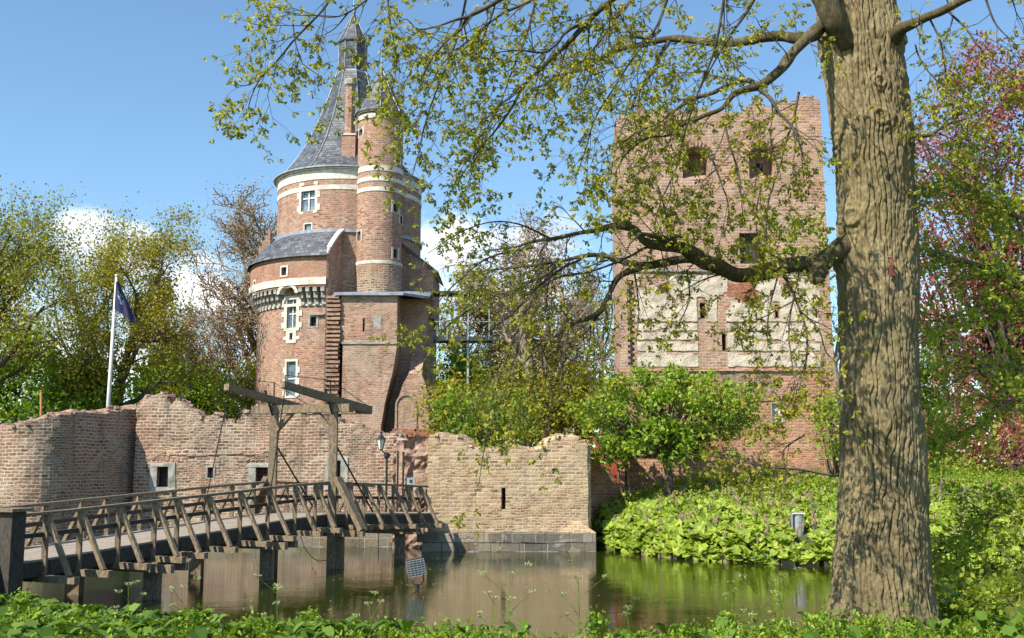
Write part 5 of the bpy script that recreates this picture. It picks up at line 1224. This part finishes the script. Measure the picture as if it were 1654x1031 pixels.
LB = [(453, 952, 1015, 12.8, 'leafy cow parsley clump below the middle bridge piles'), (605, 978, 1020, 12.4, 'cow parsley clump below and left of the floodlight'), (815, 928, 1005, 12.2, 'tall cow parsley stem in front of the arrow slit reflection'),
      (780, 968, 1010, 12.2, 'small cow parsley stem left of the tallest middle stem'), (930, 936, 1005, 12.0, 'tall thin cow parsley at the right corner of the front wall reflection'), (1012, 985, 1020, 11.9, 'short cow parsley right of the thin tall one'),
      (1232, 905, 1000, 11.8, 'tallest cow parsley stem left of the oak trunk'), (1190, 955, 1005, 11.8, 'bending cow parsley left of the tallest stem'), (1262, 935, 1005, 11.9, 'slim cow parsley between the tallest stem and the oak'),
      (205, 945, 985, 14.5, 'cow parsley stem rising under the left bridge piles'), (298, 950, 990, 13.8, 'thin cow parsley stem near the nearest front pile'), (1530, 950, 1010, 11.9, 'cow parsley just right of the oak foot')]
for k, q in enumerate(LB): parsley(*q, 300+k)
CL = []; r9 = random.Random(91)
for k in range(150):
    x, y, z = nearpts(1, r9)[0]; h = r9.uniform(.15, .38)
    if y < interp(x, CRX, CRY)-1.5 or (x > -1 and r9.random() < .4): continue
    for q in range(int(14*h/.2)): s_ = r9.random(); CL.append((x+r9.gauss(0, .09)*(1.1-s_), y+r9.gauss(0, .09)*(1.1-s_), z+h*s_))
tag(leaves(CL, 15, (.045, .045, .03), .045, M['herb'], 'nettle_clumps', None, 15, flat=.3, shape='lobed'), 'upright leafy nettle and parsley clumps along the near water edge', kind='stuff')
FB = []
for k in range(260):
    x = r9.uniform(-9, 9); y = r9.uniform(15, 42); FB.append((x, y, .012))
tag(leaves(FB, 2, (.25, .25, .0), .05, M['budleaf'], 'floating_leaves', None, 17, flat=0.05), 'scattered tiny dead leaves and blossom floating on the moat', kind='stuff')
YP_ = [nearpts(40, random.Random(3))[k] for k in range(40)]; YP_ = [(x, y, z+.28) for x, y, z in YP_ if x < -4][:9]
tag(leaves(YP_, 14, .015, .03, M['yellow'], 'buttercups', None, 3), 'a few tiny yellow buttercups among the docks at lower left', kind='stuff')

# ------------------------------------------------------------ the big oak
YO = 11.7; OP = [(-200, 1392, 58), (-60, 1386, 60), (0, 1380, 61), (60, 1388, 62), (155, 1401, 63), (233, 1407, 66), (300, 1411, 62.5), (388, 1416, 62), (570, 1421, 64.5), (760, 1425, 68), (860, 1424.5, 73.5), (940, 1424, 80), (985, 1424, 86), (1015, 1424, 97), (1050, 1424, 120)]
K_ = [(zf(y, YO), xf(c, y, YO), (rr_-(5 if y < 700 else 2))*(YO*ct+(zf(y, YO)-CZ)*st)/F) for y, c, rr_ in OP][::-1]
kz, kx, kr = [q[0] for q in K_], [q[1] for q in K_], [q[2] for q in K_]
tO = empty('oak_tree', (interp(1.6, kz, kx), YO, 1.55)); tag(tO, 'massive foreground oak with furrowed bark and young yellow green leaves', 'tree')
NA, NZ = 460, 640; zz = np.linspace(kz[0]-.1, kz[-1], NZ)
cx = np.interp(zz, kz, kx); cr = np.interp(zz, kz, kr)
ker = np.ones(25)/25; cr = np.convolve(np.pad(cr, 12, 'edge'), ker, 'valid'); cx = np.convolve(np.pad(cx, 12, 'edge'), ker, 'valid')
A = np.linspace(0, 2*math.pi, NA, endpoint=False)
def vn(x, y, z, seed, per=None):
    """value noise, vectorised; period per along x"""
    def h(i, j, k_):
        if per: i = np.mod(i, per)
        n = (i*374761393+j*668265263+k_*2147483647+seed*1442695041).astype(np.int64) & 0xffffffff
        n = ((n ^ (n >> 13))*1274126177) & 0xffffffff; return ((n ^ (n >> 16)) & 0xffff)/65535.
    xi, yi, zi = np.floor(x).astype(np.int64), np.floor(y).astype(np.int64), np.floor(z).astype(np.int64); fx_, fy, fz = x-xi, y-yi, z-zi
    fx_, fy, fz = [q*q*(3-2*q) for q in (fx_, fy, fz)]; o = 0
    for a in (0, 1):
        for b in (0, 1):
            o = o+h(xi+a, yi+b, zi)*(fx_ if a else 1-fx_)*(fy if b else 1-fy)
    return o
AA, ZZ = np.meshgrid(A, zz)
warp = vn(AA/(2*math.pi)*14, ZZ*1.6, AA*0, 3, 14)*1.1+vn(AA/(2*math.pi)*40, ZZ*5, AA*0, 4, 40)*.55
u1 = AA/(2*math.pi)*46+warp*1.9
rg = np.abs(((u1 % 1)-.5)*2)                      # furrows follow wavering lines
cut = vn(np.floor(u1)*7.3, ZZ*3.2+AA*2, AA*0, 9); cut = np.clip((np.abs(cut-.5)*2-.02)*12, 0, 1)
fw = 2.2+3*vn(AA/(2*math.pi)*20, ZZ*4, AA*0, 31, 20)
rid = np.clip((1-rg)*fw, 0, 1)**.7*(.75+.25*cut)
n2 = vn(AA/(2*math.pi)*120, ZZ*28, AA*0, 5, 120); n3 = vn(AA/(2*math.pi)*60, ZZ*9, AA*0, 6, 60); n4 = vn(AA/(2*math.pi)*5, ZZ*.9, AA*0, 7, 5)
amp = .7+.6*vn(AA/(2*math.pi)*6, ZZ*1.2, AA*0, 17, 6)
disp = (rid-.7)*.05*amp+(n2-.5)*.018+(n3-.5)*.026+(n4-.5)*.07
# root flare lobes
fl = np.clip((2.0-ZZ)/.7, 0, 1)**1.5; disp += fl*.09*np.cos(AA*5+1)*1.0+fl*(n3-.5)*.08
# knots and burrs
for (px, py, sz, hh_) in ((1385, 345, .17, .1), (1418, 190, .15, .08), (1417, 132, .11, .06), (1350, 210, .16, .03), (1468, 210, .2, .04), (1455, 45, .2, .08), (1345, 410, .22, .1), (1412, 830, .16, .04), (1340, 60, .2, .08)):
    zk = zf(py, YO-.4); rk = interp(zk, kz, kr); sx = (xf(px, py, YO-.35)-interp(zk, kz, kx))/rk; ak = math.asin(max(-.98, min(.98, sx)))
    da = (AA-ak+math.pi) % (2*math.pi)-math.pi; d = np.sqrt((da*rk)**2+(ZZ-zk)**2)/sz
    disp += hh_*np.exp(-d**2*2.2)-hh_*.9*np.exp(-(d*3.4)**2)+np.where(d < 1.2, .014*np.sin(d*15)*np.exp(-d), 0)
RRr = cr[:, None]+disp; VX = cx[:, None]+RRr*np.sin(AA); VY = YO-RRr*np.cos(AA); VV = np.stack([VX, VY, ZZ], -1).reshape(-1, 3)-np.array(tO.location)
me = bpy.data.meshes.new('trunk'); ii, jj = np.meshgrid(np.arange(NZ-1), np.arange(NA), indexing='ij'); j2 = (jj+1) % NA
Fq = np.stack([ii*NA+jj, ii*NA+j2, (ii+1)*NA+j2, (ii+1)*NA+jj], -1).reshape(-1, 4).astype(np.int32)
me.vertices.add(len(VV)); me.vertices.foreach_set('co', VV.astype(np.float32).ravel()); me.loops.add(Fq.size); me.loops.foreach_set('vertex_index', Fq.ravel()); me.polygons.add(len(Fq)); me.polygons.foreach_set('loop_start', np.arange(0, Fq.size, 4, dtype=np.int32)); me.polygons.foreach_set('use_smooth', np.ones(len(Fq), dtype=bool)); me.update(calc_edges=True)
me.materials.append(M['bark']); o = bpy.data.objects.new('trunk', me); C.objects.link(o); o.parent = tO
# limbs drawn as (px, py, depth, radius px)
def catmull(pts, n=6):
    o = []; P4 = [pts[0]]+pts+[pts[-1]]
    for i in range(1, len(P4)-2):
        for k in range(n):
            t_ = k/n; o.append(tuple(.5*((2*b)+(-a+c)*t_+(2*a-5*b+4*c-d)*t_*t_+(-a+3*b-3*c+d)*t_**3) for a, b, c, d in zip(P4[i-1], P4[i], P4[i+1], P4[i+2])))
    o.append(tuple(pts[-1])); return o
def zq(x, y): return 640+x/2.2417, 300+y/2.2417
def zw(x, y): return 700+x/2.757, y/2.757
LM = []
def limb(pts, conv=None):
    q = []
    for a in pts:
        x, y = conv(a[0], a[1]) if conv else (a[0], a[1]); p = P(x, y, a[2]); q.append((p.x, p.y, p.z, a[3]*a[2]/F))
    LM.append(catmull(q, 6))
limb([(1640, 200, 11.6, 19), (1590, 240, 11.5, 18), (1530, 285, 11.4, 17), (1450, 280, 11.3, 13), (1370, 300, 11.2, 13), (1300, 318, 11.2, 13.5), (1240, 325, 11.1, 12), (1180, 298, 11, 12), (1120, 270, 10.9, 11), (1080, 245, 10.9, 10), (1020, 215, 10.8, 9), (960, 210, 10.8, 8), (900, 200, 10.7, 7), (860, 155, 10.7, 6.5), (790, 142, 10.7, 6), (700, 165, 10.8, 4.5), (600, 187, 10.9, 3.5), (500, 200, 11, 2.6), (420, 222, 11.1, 1.6), (330, 230, 11.2, .9)], zq)
limb([(1530, 300, 11.35, 16), (1520, 335, 11.2, 12), (1545, 352, 11.15, 7)], zq)
limb([(1180, 300, 11, 8), (1120, 290, 11.2, 8), (1050, 268, 11.3, 7), (900, 290, 11.4, 6.5), (820, 275, 11.5, 5), (750, 250, 11.5, 4.2), (680, 250, 11.6, 3.5), (600, 268, 11.7, 2.8), (480, 292, 11.8, 2), (350, 305, 11.9, 1.3), (240, 330, 12, .7)], zq)
limb([(900, 290, 11.4, 5.5), (840, 312, 11.4, 5.5), (795, 345, 11.3, 5), (765, 410, 11.2, 4.6), (740, 452, 11.1, 4.2), (690, 475, 11, 3.6), (630, 490, 10.9, 3), (570, 545, 10.8, 2.4), (510, 600, 10.8, 1.9), (440, 680, 10.8, 1.3), (400, 780, 10.8, .8)], zq)
limb([(1050, 250, 10.9, 5), (1010, 200, 10.7, 5), (1000, 180, 10.6, 4), (1030, 180, 10.5, 2.5)], zq)
limb([(1000, 190, 10.7, 5), (940, 185, 10.6, 4.5), (880, 180, 10.5, 3), (850, 183, 10.5, 1.5)], zq)
limb([(740, 455, 11.1, 2.6), (700, 500, 11, 2.3), (640, 560, 10.7, 2), (560, 600, 10.5, 1.6), (500, 680, 10.4, 1.2), (470, 790, 10.4, .8), (440, 900, 10.4, .5)], zq)
limb([(680, 250, 11.6, 2.6), (600, 300, 11.2, 2.2), (520, 370, 11, 1.8), (430, 450, 10.9, 1.4), (330, 530, 10.9, 1), (290, 620, 10.9, .6)], zq)
limb([(600, 270, 11.7, 2), (540, 330, 11.9, 1.8), (420, 380, 12.1, 1.4), (300, 400, 12.2, 1), (180, 440, 12.3, .6)], zq)
limb([(1400, 320, 11.2, 3), (1430, 380, 10.9, 2.6), (1465, 450, 10.7, 2.2), (1490, 530, 10.6, 1.7), (1480, 640, 10.5, 1.3), (1440, 740, 10.5, .9), (1400, 820, 10.5, .5)], zq)
limb([(1465, 450, 10.7, 1.6), (1530, 520, 10.6, 1.4), (1560, 600, 10.6, 1), (1610, 650, 10.6, .6)], zq)
limb([(1735, 140, 11.6, 12), (1654, 172, 11.8, 10), (1550, 165, 12, 9), (1450, 178, 12.1, 8), (1300, 190, 12.3, 7), (1180, 182, 12.5, 6.5), (1050, 185, 12.7, 6), (900, 203, 12.8, 4.6), (800, 235, 12.8, 3.8), (690, 290, 12.8, 3), (600, 330, 12.8, 2.4), (470, 390, 12.8, 1.8), (350, 480, 12.7, 1.3), (220, 560, 12.7, .8), (120, 640, 12.7, .5)], zw)
limb([(1720, 130, 11.5, 11), (1650, 185, 11.3, 10), (1590, 250, 11.2, 9), (1540, 320, 11.1, 8), (1470, 375, 11, 7.5), (1400, 398, 10.9, 6), (1330, 430, 10.8, 5), (1280, 490, 10.7, 4.2), (1200, 515, 10.7, 3.6), (1100, 555, 10.7, 3), (1040, 600, 10.6, 2.4), (950, 620, 10.6, 1.8), (860, 690, 10.6, 1.2), (800, 780, 10.6, .7)], zw)
limb([(1450, 380, 11, 5), (1390, 350, 11.1, 4.6), (1320, 370, 11.2, 4), (1240, 408, 11.3, 3.6), (1150, 440, 11.4, 3.2), (1060, 500, 11.4, 2.8), (1000, 545, 11.5, 2.2), (900, 590, 11.5, 1.6), (800, 680, 11.5, 1), (720, 740, 11.5, .6)], zw)
limb([(1450, 390, 11, 3.8), (1500, 450, 10.7, 3.4), (1540, 510, 10.6, 3), (1600, 570, 10.5, 2.2), (1640, 680, 10.4, 1.4), (1670, 760, 10.4, .8)], zw)
limb([(1050, 195, 12.7, 4), (1000, 270, 12.4, 3.6), (945, 350, 12.2, 3), (900, 430, 12, 2.4), (870, 520, 11.9, 1.6), (840, 600, 11.8, .9)], zw)
limb([(860, -60, 9.6, 6), (800, 0, 9.8, 5.4), (740, 50, 9.9, 5), (690, 105, 10, 4.6), (610, 185, 10, 4.2), (540, 245, 10.1, 3.6), (480, 300, 10.1, 3.2), (400, 380, 10.2, 2.8), (350, 480, 10.2, 2.2), (280, 590, 10.2, 1.6), (200, 680, 10.2, 1.1), (120, 800, 10.3, .6)], zw)
limb([(690, 105, 10, 3), (600, 140, 9.9, 2.6), (500, 230, 9.8, 2), (380, 235, 9.7, 1.4), (260, 240, 9.7, .8)], zw)
limb([(330, -40, 9.4, 5), (270, 0, 9.4, 4.5), (200, 35, 9.5, 4), (155, 65, 9.5, 3.4), (110, 140, 9.6, 2.8), (60, 190, 9.7, 2), (0, 270, 9.8, 1.4), (-60, 370, 9.9, .8)], zw)
limb([(155, 65, 9.5, 3), (90, 90, 9.5, 2.4), (20, 120, 9.5, 1.8), (-70, 130, 9.5, 1.3), (-130, 90, 9.5, .9), (-200, 140, 9.5, .6)], zw)
limb([(1010, 140, 12.6, 3), (950, 170, 12.3, 2.6), (880, 150, 12, 2), (830, 60, 11.8, 1.5), (760, -40, 11.6, 1.2)], zw)
limb([(560, -60, 9.2, 3), (530, 0, 9.2, 2.2), (500, 40, 9.2, 1.9), (470, 72, 9.2, 1.7), (445, 100, 9.25, 1.5), (420, 130, 9.3, 1.2), (405, 160, 9.3, .9), (398, 185, 9.3, .5)])
limb([(420, 130, 9.3, 1), (395, 140, 9.3, .8), (375, 132, 9.3, .5)])
limb([(490, 105, 9.2, .9), (520, 130, 9.2, .5)])
limb([(475, 30, 9.2, 1.4), (480, 70, 9.2, 1.2), (490, 105, 9.2, 1), (500, 130, 9.2, .6)])
limb([(640, -50, 9.3, 2.4), (600, -10, 9.3, 1.9), (560, 20, 9.3, 1.5), (525, 25, 9.3, 1.1), (470, 15, 9.3, .6)])
limb([(560, 20, 9.3, 1.4), (540, 45, 9.3, 1.1), (520, 58, 9.3, .6)])
limb([(1310, -60, 11.3, 24), (1330, -10, 11.3, 22), (1345, 30, 11.3, 20), (1370, 75, 11.4, 16)])
limb([(1440, 62, 11.4, 17), (1455, 48, 11.2, 11), (1480, 38, 11, 8.5), (1510, 22, 10.8, 7.5), (1560, -2, 10.5, 6.5), (1640, -20, 10.2, 5)])
limb([(1470, 222, 11.6, 5), (1500, 218, 11.5, 3.4), (1525, 200, 11.4, 2.4), (1560, 190, 11.3, 1.4)])
limb([(1250, -60, 10.6, 4), (1215, 10, 10.7, 3), (1180, 60, 10.8, 2.2), (1150, 110, 10.9, 1.4), (1120, 160, 11, .8)])
limb([(1080, -60, 10.2, 4), (1020, 0, 10.3, 3), (970, 60, 10.4, 2.2), (920, 120, 10.5, 1.5), (880, 170, 10.6, .8)])
limb([(960, -70, 9.8, 4), (880, -10, 9.9, 3), (800, 30, 10, 2.2), (730, 90, 10, 1.5), (690, 150, 10, .8)])
for q in ([(1100, -50, 9.6, 3), (1060, 40, 9.8, 2.4), (1010, 110, 10, 1.8), (960, 200, 10.1, 1.2), (930, 290, 10.2, .7)],
          [(1180, -50, 9.4, 3), (1160, 50, 9.6, 2.2), (1130, 140, 9.8, 1.6), (1100, 230, 10, 1)],
          [(760, -50, 9.8, 2.6), (740, 60, 10, 2), (705, 150, 10.2, 1.5), (680, 230, 10.3, 1), (660, 300, 10.4, .6)],
          [(880, -50, 10.6, 2.6), (850, 60, 10.7, 2), (815, 150, 10.8, 1.5), (775, 240, 10.9, 1), (750, 330, 11, .6)],
          [(620, -50, 9.2, 2), (625, 30, 9.3, 1.5), (640, 100, 9.4, 1), (625, 165, 9.4, .6)],
          [(1080, 380, 10.9, 2.4), (980, 430, 10.6, 2), (900, 450, 10.4, 1.6), (830, 500, 10.3, 1.1), (770, 560, 10.3, .7)],
          [(860, 400, 11, 2), (780, 420, 11, 1.6), (720, 470, 11, 1.1), (680, 530, 11, .6)],
          [(900, 390, 10.6, 1.8), (820, 360, 10.5, 1.4), (750, 370, 10.4, 1), (690, 410, 10.4, .6)],
          [(1290, 150, 11, 2.4), (1270, 240, 10.8, 1.8), (1240, 330, 10.6, 1.2), (1235, 400, 10.6, .6)],
          [(1110, 190, 10.8, 2), (1090, 270, 10.6, 1.5), (1060, 350, 10.6, 1), (1050, 420, 10.6, .6)],
          [(1170, 190, 10.6, 2), (1190, 270, 10.5, 1.5), (1200, 350, 10.4, .8)]):
    limb(q)
for q in ([(1530, 12, 10.8, 2.4), (1560, 50, 10.6, 1.8), (1600, 100, 10.5, 1.2), (1640, 130, 10.4, .6)], [(1500, 28, 10.9, 2), (1520, 80, 10.8, 1.4), (1530, 140, 10.7, 1), (1510, 190, 10.6, .6)], [(1590, -10, 10.4, 2), (1610, 40, 10.3, 1.4), (1640, 70, 10.2, .8)],
          [(1478, 225, 11.5, 2), (1530, 260, 11.3, 1.5), (1580, 290, 11.2, 1), (1630, 340, 11.1, .6)], [(1480, 70, 11.3, 1.8), (1500, 110, 11.1, 1.2), (1560, 170, 11, .7)]): limb(q)
# hanging strands
for (x0, y0, x1, y1, d) in ((880, 420, 800, 690, 10.4), (860, 480, 772, 785, 10.2), (925, 520, 905, 640, 10.3), (870, 560, 882, 700, 10.2), (900, 420, 890, 560, 10.8), (1020, 430, 1030, 560, 10.8), (1110, 435, 1090, 540, 10.7), (1180, 440, 1100, 470, 10.9), (985, 460, 960, 600, 10.7), (760, 500, 700, 560, 10.7), (1290, 440, 1285, 640, 10.6), (1255, 440, 1240, 560, 10.8), (1060, 300, 1075, 420, 10.7), (1150, 260, 1170, 380, 10.8), (1230, 300, 1225, 420, 10.9), (1290, 640, 1190, 650, 10.5), (1350, 770, 1120, 735, 11.2), (1300, 700, 1265, 745, 10.6)):
    mx_, my_ = (x0+x1)/2+random.uniform(-15, 15), (y0+y1)/2; limb([(x0, y0, d+.2, 1.7), (mx_, my_, d, 1.2), (x1, y1, d, .6)])
mbL = MB(); mbT = MB(); tuft = []; r = random.Random(21)
def twig(p, d, L, rad, lev):
    n = 4; pts = [p.copy()]; q = p.copy()
    for k in range(n):
        d = (d+Vector((r.gauss(0, .2), r.gauss(0, .2), r.gauss(-.07, .16)))).normalized(); q = q+d*(L/n); pts.append(q.copy())
    mbT.tube(pts, [rad*(1-.7*k/n) for k in range(n+1)], 4 if lev == 0 else 3, False)
    if lev >= 2 or L < .14: tuft.append((q, d)); return
    if lev == 1 and r.random() < .5: tuft.append((pts[2], d))
    K = (4, 3)[lev] if L > .4 else 2
    for i in range(K):
        s = .25+.75*(i+r.random())/K; j = min(n-1, int(s*n)); pp = pts[j].lerp(pts[j+1], min(1, s*n-j)); dd = rdir(r, (pts[j+1]-pts[j]).normalized(), r.uniform(.5, 1.0))
        twig(pp, dd, L*r.uniform(.35, .6), rad*.6, lev+1)
    tuft.append((q, d))
for li, L in enumerate(LM):
    pts = [Vector(a[:3]) for a in L]; rad = [a[3] for a in L]
    thick = max(rad) > .03
    pts2 = [p+Vector(tuple(mnoise.noise(p*2.2+Vector((0, k*9, 0))) for k in range(3)))*.035 for p in pts]
    rad2 = [q*(1+.22*mnoise.noise(p*5)) for p, q in zip(pts, rad)]
    (mbL if thick else mbT).tube(pts2, rad2, 12 if thick else 6)
    acc = 0; tot = sum((b-a).length for a, b in zip(pts, pts[1:])); run = 0
    for a, b, rd in zip(pts2, pts2[1:], rad):
        sl_ = (b-a).length; run += sl_; acc += sl_
        if rd > .085: acc = 0; continue
        mp_ = a; px_ = 827+F*a.x/(a.y*ct+(a.z-CZ)*st); vv_ = ((a.z-CZ)/a.y); py_ = 515.5-F*(vv_*ct-st)/(ct+vv_*st); low = px_ < 1130 and py_ > 350; gap = (.2 if low else .135) if rd < .03 else .36
        while acc > gap:
            acc -= gap; d0 = (b-a).normalized(); dd = rdir(r, d0, r.uniform(.5, 1.15)); dd = (dd+Vector((-.15, 0, r.choice((-.35, -.2, .25))))).normalized()
            twig(a.lerp(b, r.random()), dd, r.uniform(.25, .75)*(.7 if rd < .006 else 1), min(rd*.5, .008), 0)
    tuft.append((pts2[-1], (pts2[-1]-pts2[-2]).normalized()))
mbL.build('limbs', M['limbbark'], tO, True); mbT.build('twigs', M['twig'], tO, True)
# leaf tufts: each a whorl of lobed young leaves
print('tufts', len(tuft)); V = []
gg = np.random.default_rng(3)
for p, d in tuft:
    if p.y < 3: continue
    px = 827+F*p.x/(p.y*ct+(p.z-CZ)*st)
    vv_ = (p.z-CZ)/p.y; py = 515.5-F*(vv_*ct-st)/(ct+vv_*st)
    if px < 1130 and py > 400 and r.random() < .45: continue
    if 520 < px < 610 and py < 230 and r.random() < .55: continue
    if 1345 < px < 1480 and r.random() < .5: continue
    for k in range(r.randint(5, 8)):
        L = r.uniform(.033, .07); a = rdir(r, (d+Vector((0, 0, -.35))).normalized(), r.uniform(.35, 1.35)); b = a.cross(Vector((r.gauss(0, 1), r.gauss(0, 1), r.gauss(0, 1)))).normalized(); c = a.cross(b)*L*.12; w_ = L*.23
        p0 = p+d*r.uniform(-.03, .01)
        V.append([tuple(v) for v in (p0, p0+a*L*.28+b*w_*.55, p0+a*L*.42+b*w_*.35+c, p0+a*L*.68+b*w_+c, p0+a*L-c, p0+a*L*.68-b*w_+c, p0+a*L*.42-b*w_*.35+c, p0+a*L*.28-b*w_*.55)])
npmesh('crown', np.array(V), 8, M['oakleaf'], tO)
# sunlit epicormic shoots near the lower limb
pts = [P(r.uniform(1225, 1340), r.uniform(340, 425), 11.4+r.uniform(-.3, .3)) for _ in range(70)]; leaves(pts, 7, .04, .07, M['limeleaf'], 'foliage', tO, 8, shape='lobed')
# small rusty hook on the trunk
hk = P(1440, 425, YO-.44); mb = MB(); mb.tube([hk+Vector((-.01, .03, .06)), hk+Vector((0, -.03, .05)), hk+Vector((0, -.04, -.03)), hk+Vector((.01, -.02, -.1))], .012, 6); mb.box(hk.x-.02, hk.x+.025, hk.y-.03, hk.y+.03, hk.z-.14, hk.z-.02, .8)
tag(mb.build('rusty_hook', M['rust'], None, loc=hk), 'rusty red iron hook stuck in the bark of the big oak', 'hook')

# ------------------------------------------------------------ beech reaching in from the right
tB = empty('beech_tree', (9.6, 13.6, 1.5)); tag(tB, 'fresh green beech branches reaching in from the right edge', 'tree')
mb = MB(); mt = MB(); r = random.Random(5); tips = []
mb.tube([(9.6, 13.6, 1.2), (9.55, 13.6, 5), (9.7, 13.7, 10), (9.6, 13.8, 15)], [.34, .28, .22, .12], 14)
def btwig(p, d, L, rad, lev):
    pts = [p.copy()]; q = p.copy()
    for k in range(4): d = (d+Vector((r.gauss(0, .14), r.gauss(0, .14), r.gauss(-.02, .1)))).normalized(); q = q+d*L/4; pts.append(q.copy())
    mt.tube(pts, [rad*(1-.17*k) for k in range(5)], 4, False)
    if lev == 1:
        for k in range(1, 5): tips.append(pts[k]); tips.append(pts[k-1].lerp(pts[k], .5))
        return
    for k in range(4):
        s = (k+r.random())/4*4; j = min(3, int(s)); btwig(pts[j].lerp(pts[j+1], s-j), rdir(r, d, r.uniform(.4, .9)), L*.5, rad*.5, lev+1)
BR = [[(1760, 470, 13.6, 12), (1700, 500, 13.4, 9), (1654, 470, 13.2, 7), (1620, 445, 13, 6), (1560, 425, 12.8, 5), (1500, 405, 12.6, 3)],
      [(1720, 620, 13.6, 6), (1660, 635, 13.3, 4.6), (1600, 668, 13, 3.6), (1560, 700, 12.8, 2.6), (1505, 720, 12.6, 1.4)],
      [(1740, 480, 13.6, 5), (1654, 500, 13.4, 4), (1580, 504, 13, 2.6), (1500, 520, 12.8, 1.5)],
      [(1740, 760, 13.4, 5), (1654, 815, 13, 4), (1600, 838, 12.8, 2.8), (1550, 872, 12.6, 2), (1500, 905, 12.5, 1)],
      [(1740, 780, 13.2, 4), (1650, 825, 12.8, 3), (1615, 880, 12.6, 2), (1600, 920, 12.5, 1)],
      [(1740, 900, 13, 4), (1654, 962, 12.4, 2.6), (1600, 985, 12.2, 1.6), (1560, 970, 12.1, 1)],
      [(1740, 330, 13.6, 6), (1654, 350, 13.5, 4.6), (1600, 330, 13.3, 3.4), (1540, 300, 13.1, 2.2), (1490, 310, 13, 1)],
      [(1740, 570, 13.6, 5), (1654, 590, 13.4, 3.6), (1580, 600, 13.1, 2.4), (1505, 640, 12.9, 1.2)],
      [(1700, 420, 13.4, 4), (1630, 330, 13.6, 3), (1585, 260, 13.7, 2), (1560, 210, 13.8, 1)]]
for b in BR:
    q = []
    for px, py, Y, rp in b: p = P(px, py, Y); q.append((p.x, p.y, p.z, rp*Y/F*.8))
    q = catmull([(9.6, 13.6, q[0][2]-.6, q[0][3]*1.3)]+q, 5); pts = [Vector(a[:3]) for a in q]; pts = [p+Vector(tuple(mnoise.noise(p*1.8+Vector((0, k*9, 0))) for k in range(3)))*.06 for p in pts]; mb.tube(pts, [a[3] for a in q], 8)
    for k in range(5, len(pts)-1):
        for _ in range(1 if k % 3 else 2): d0 = (pts[k+1]-pts[k]).normalized(); dd = rdir(r, d0, r.uniform(.4, 1)); dd.z *= .5; btwig(pts[k], dd.normalized(), r.uniform(.4, .85), .006, 0)
mb.build('trunk', M['bark'], tB, True); mt.build('twigs', M['twig'], tB); leaves(tips, 2, .04, .066, M['limeleaf'], 'crown', tB, 9, flat=.4)
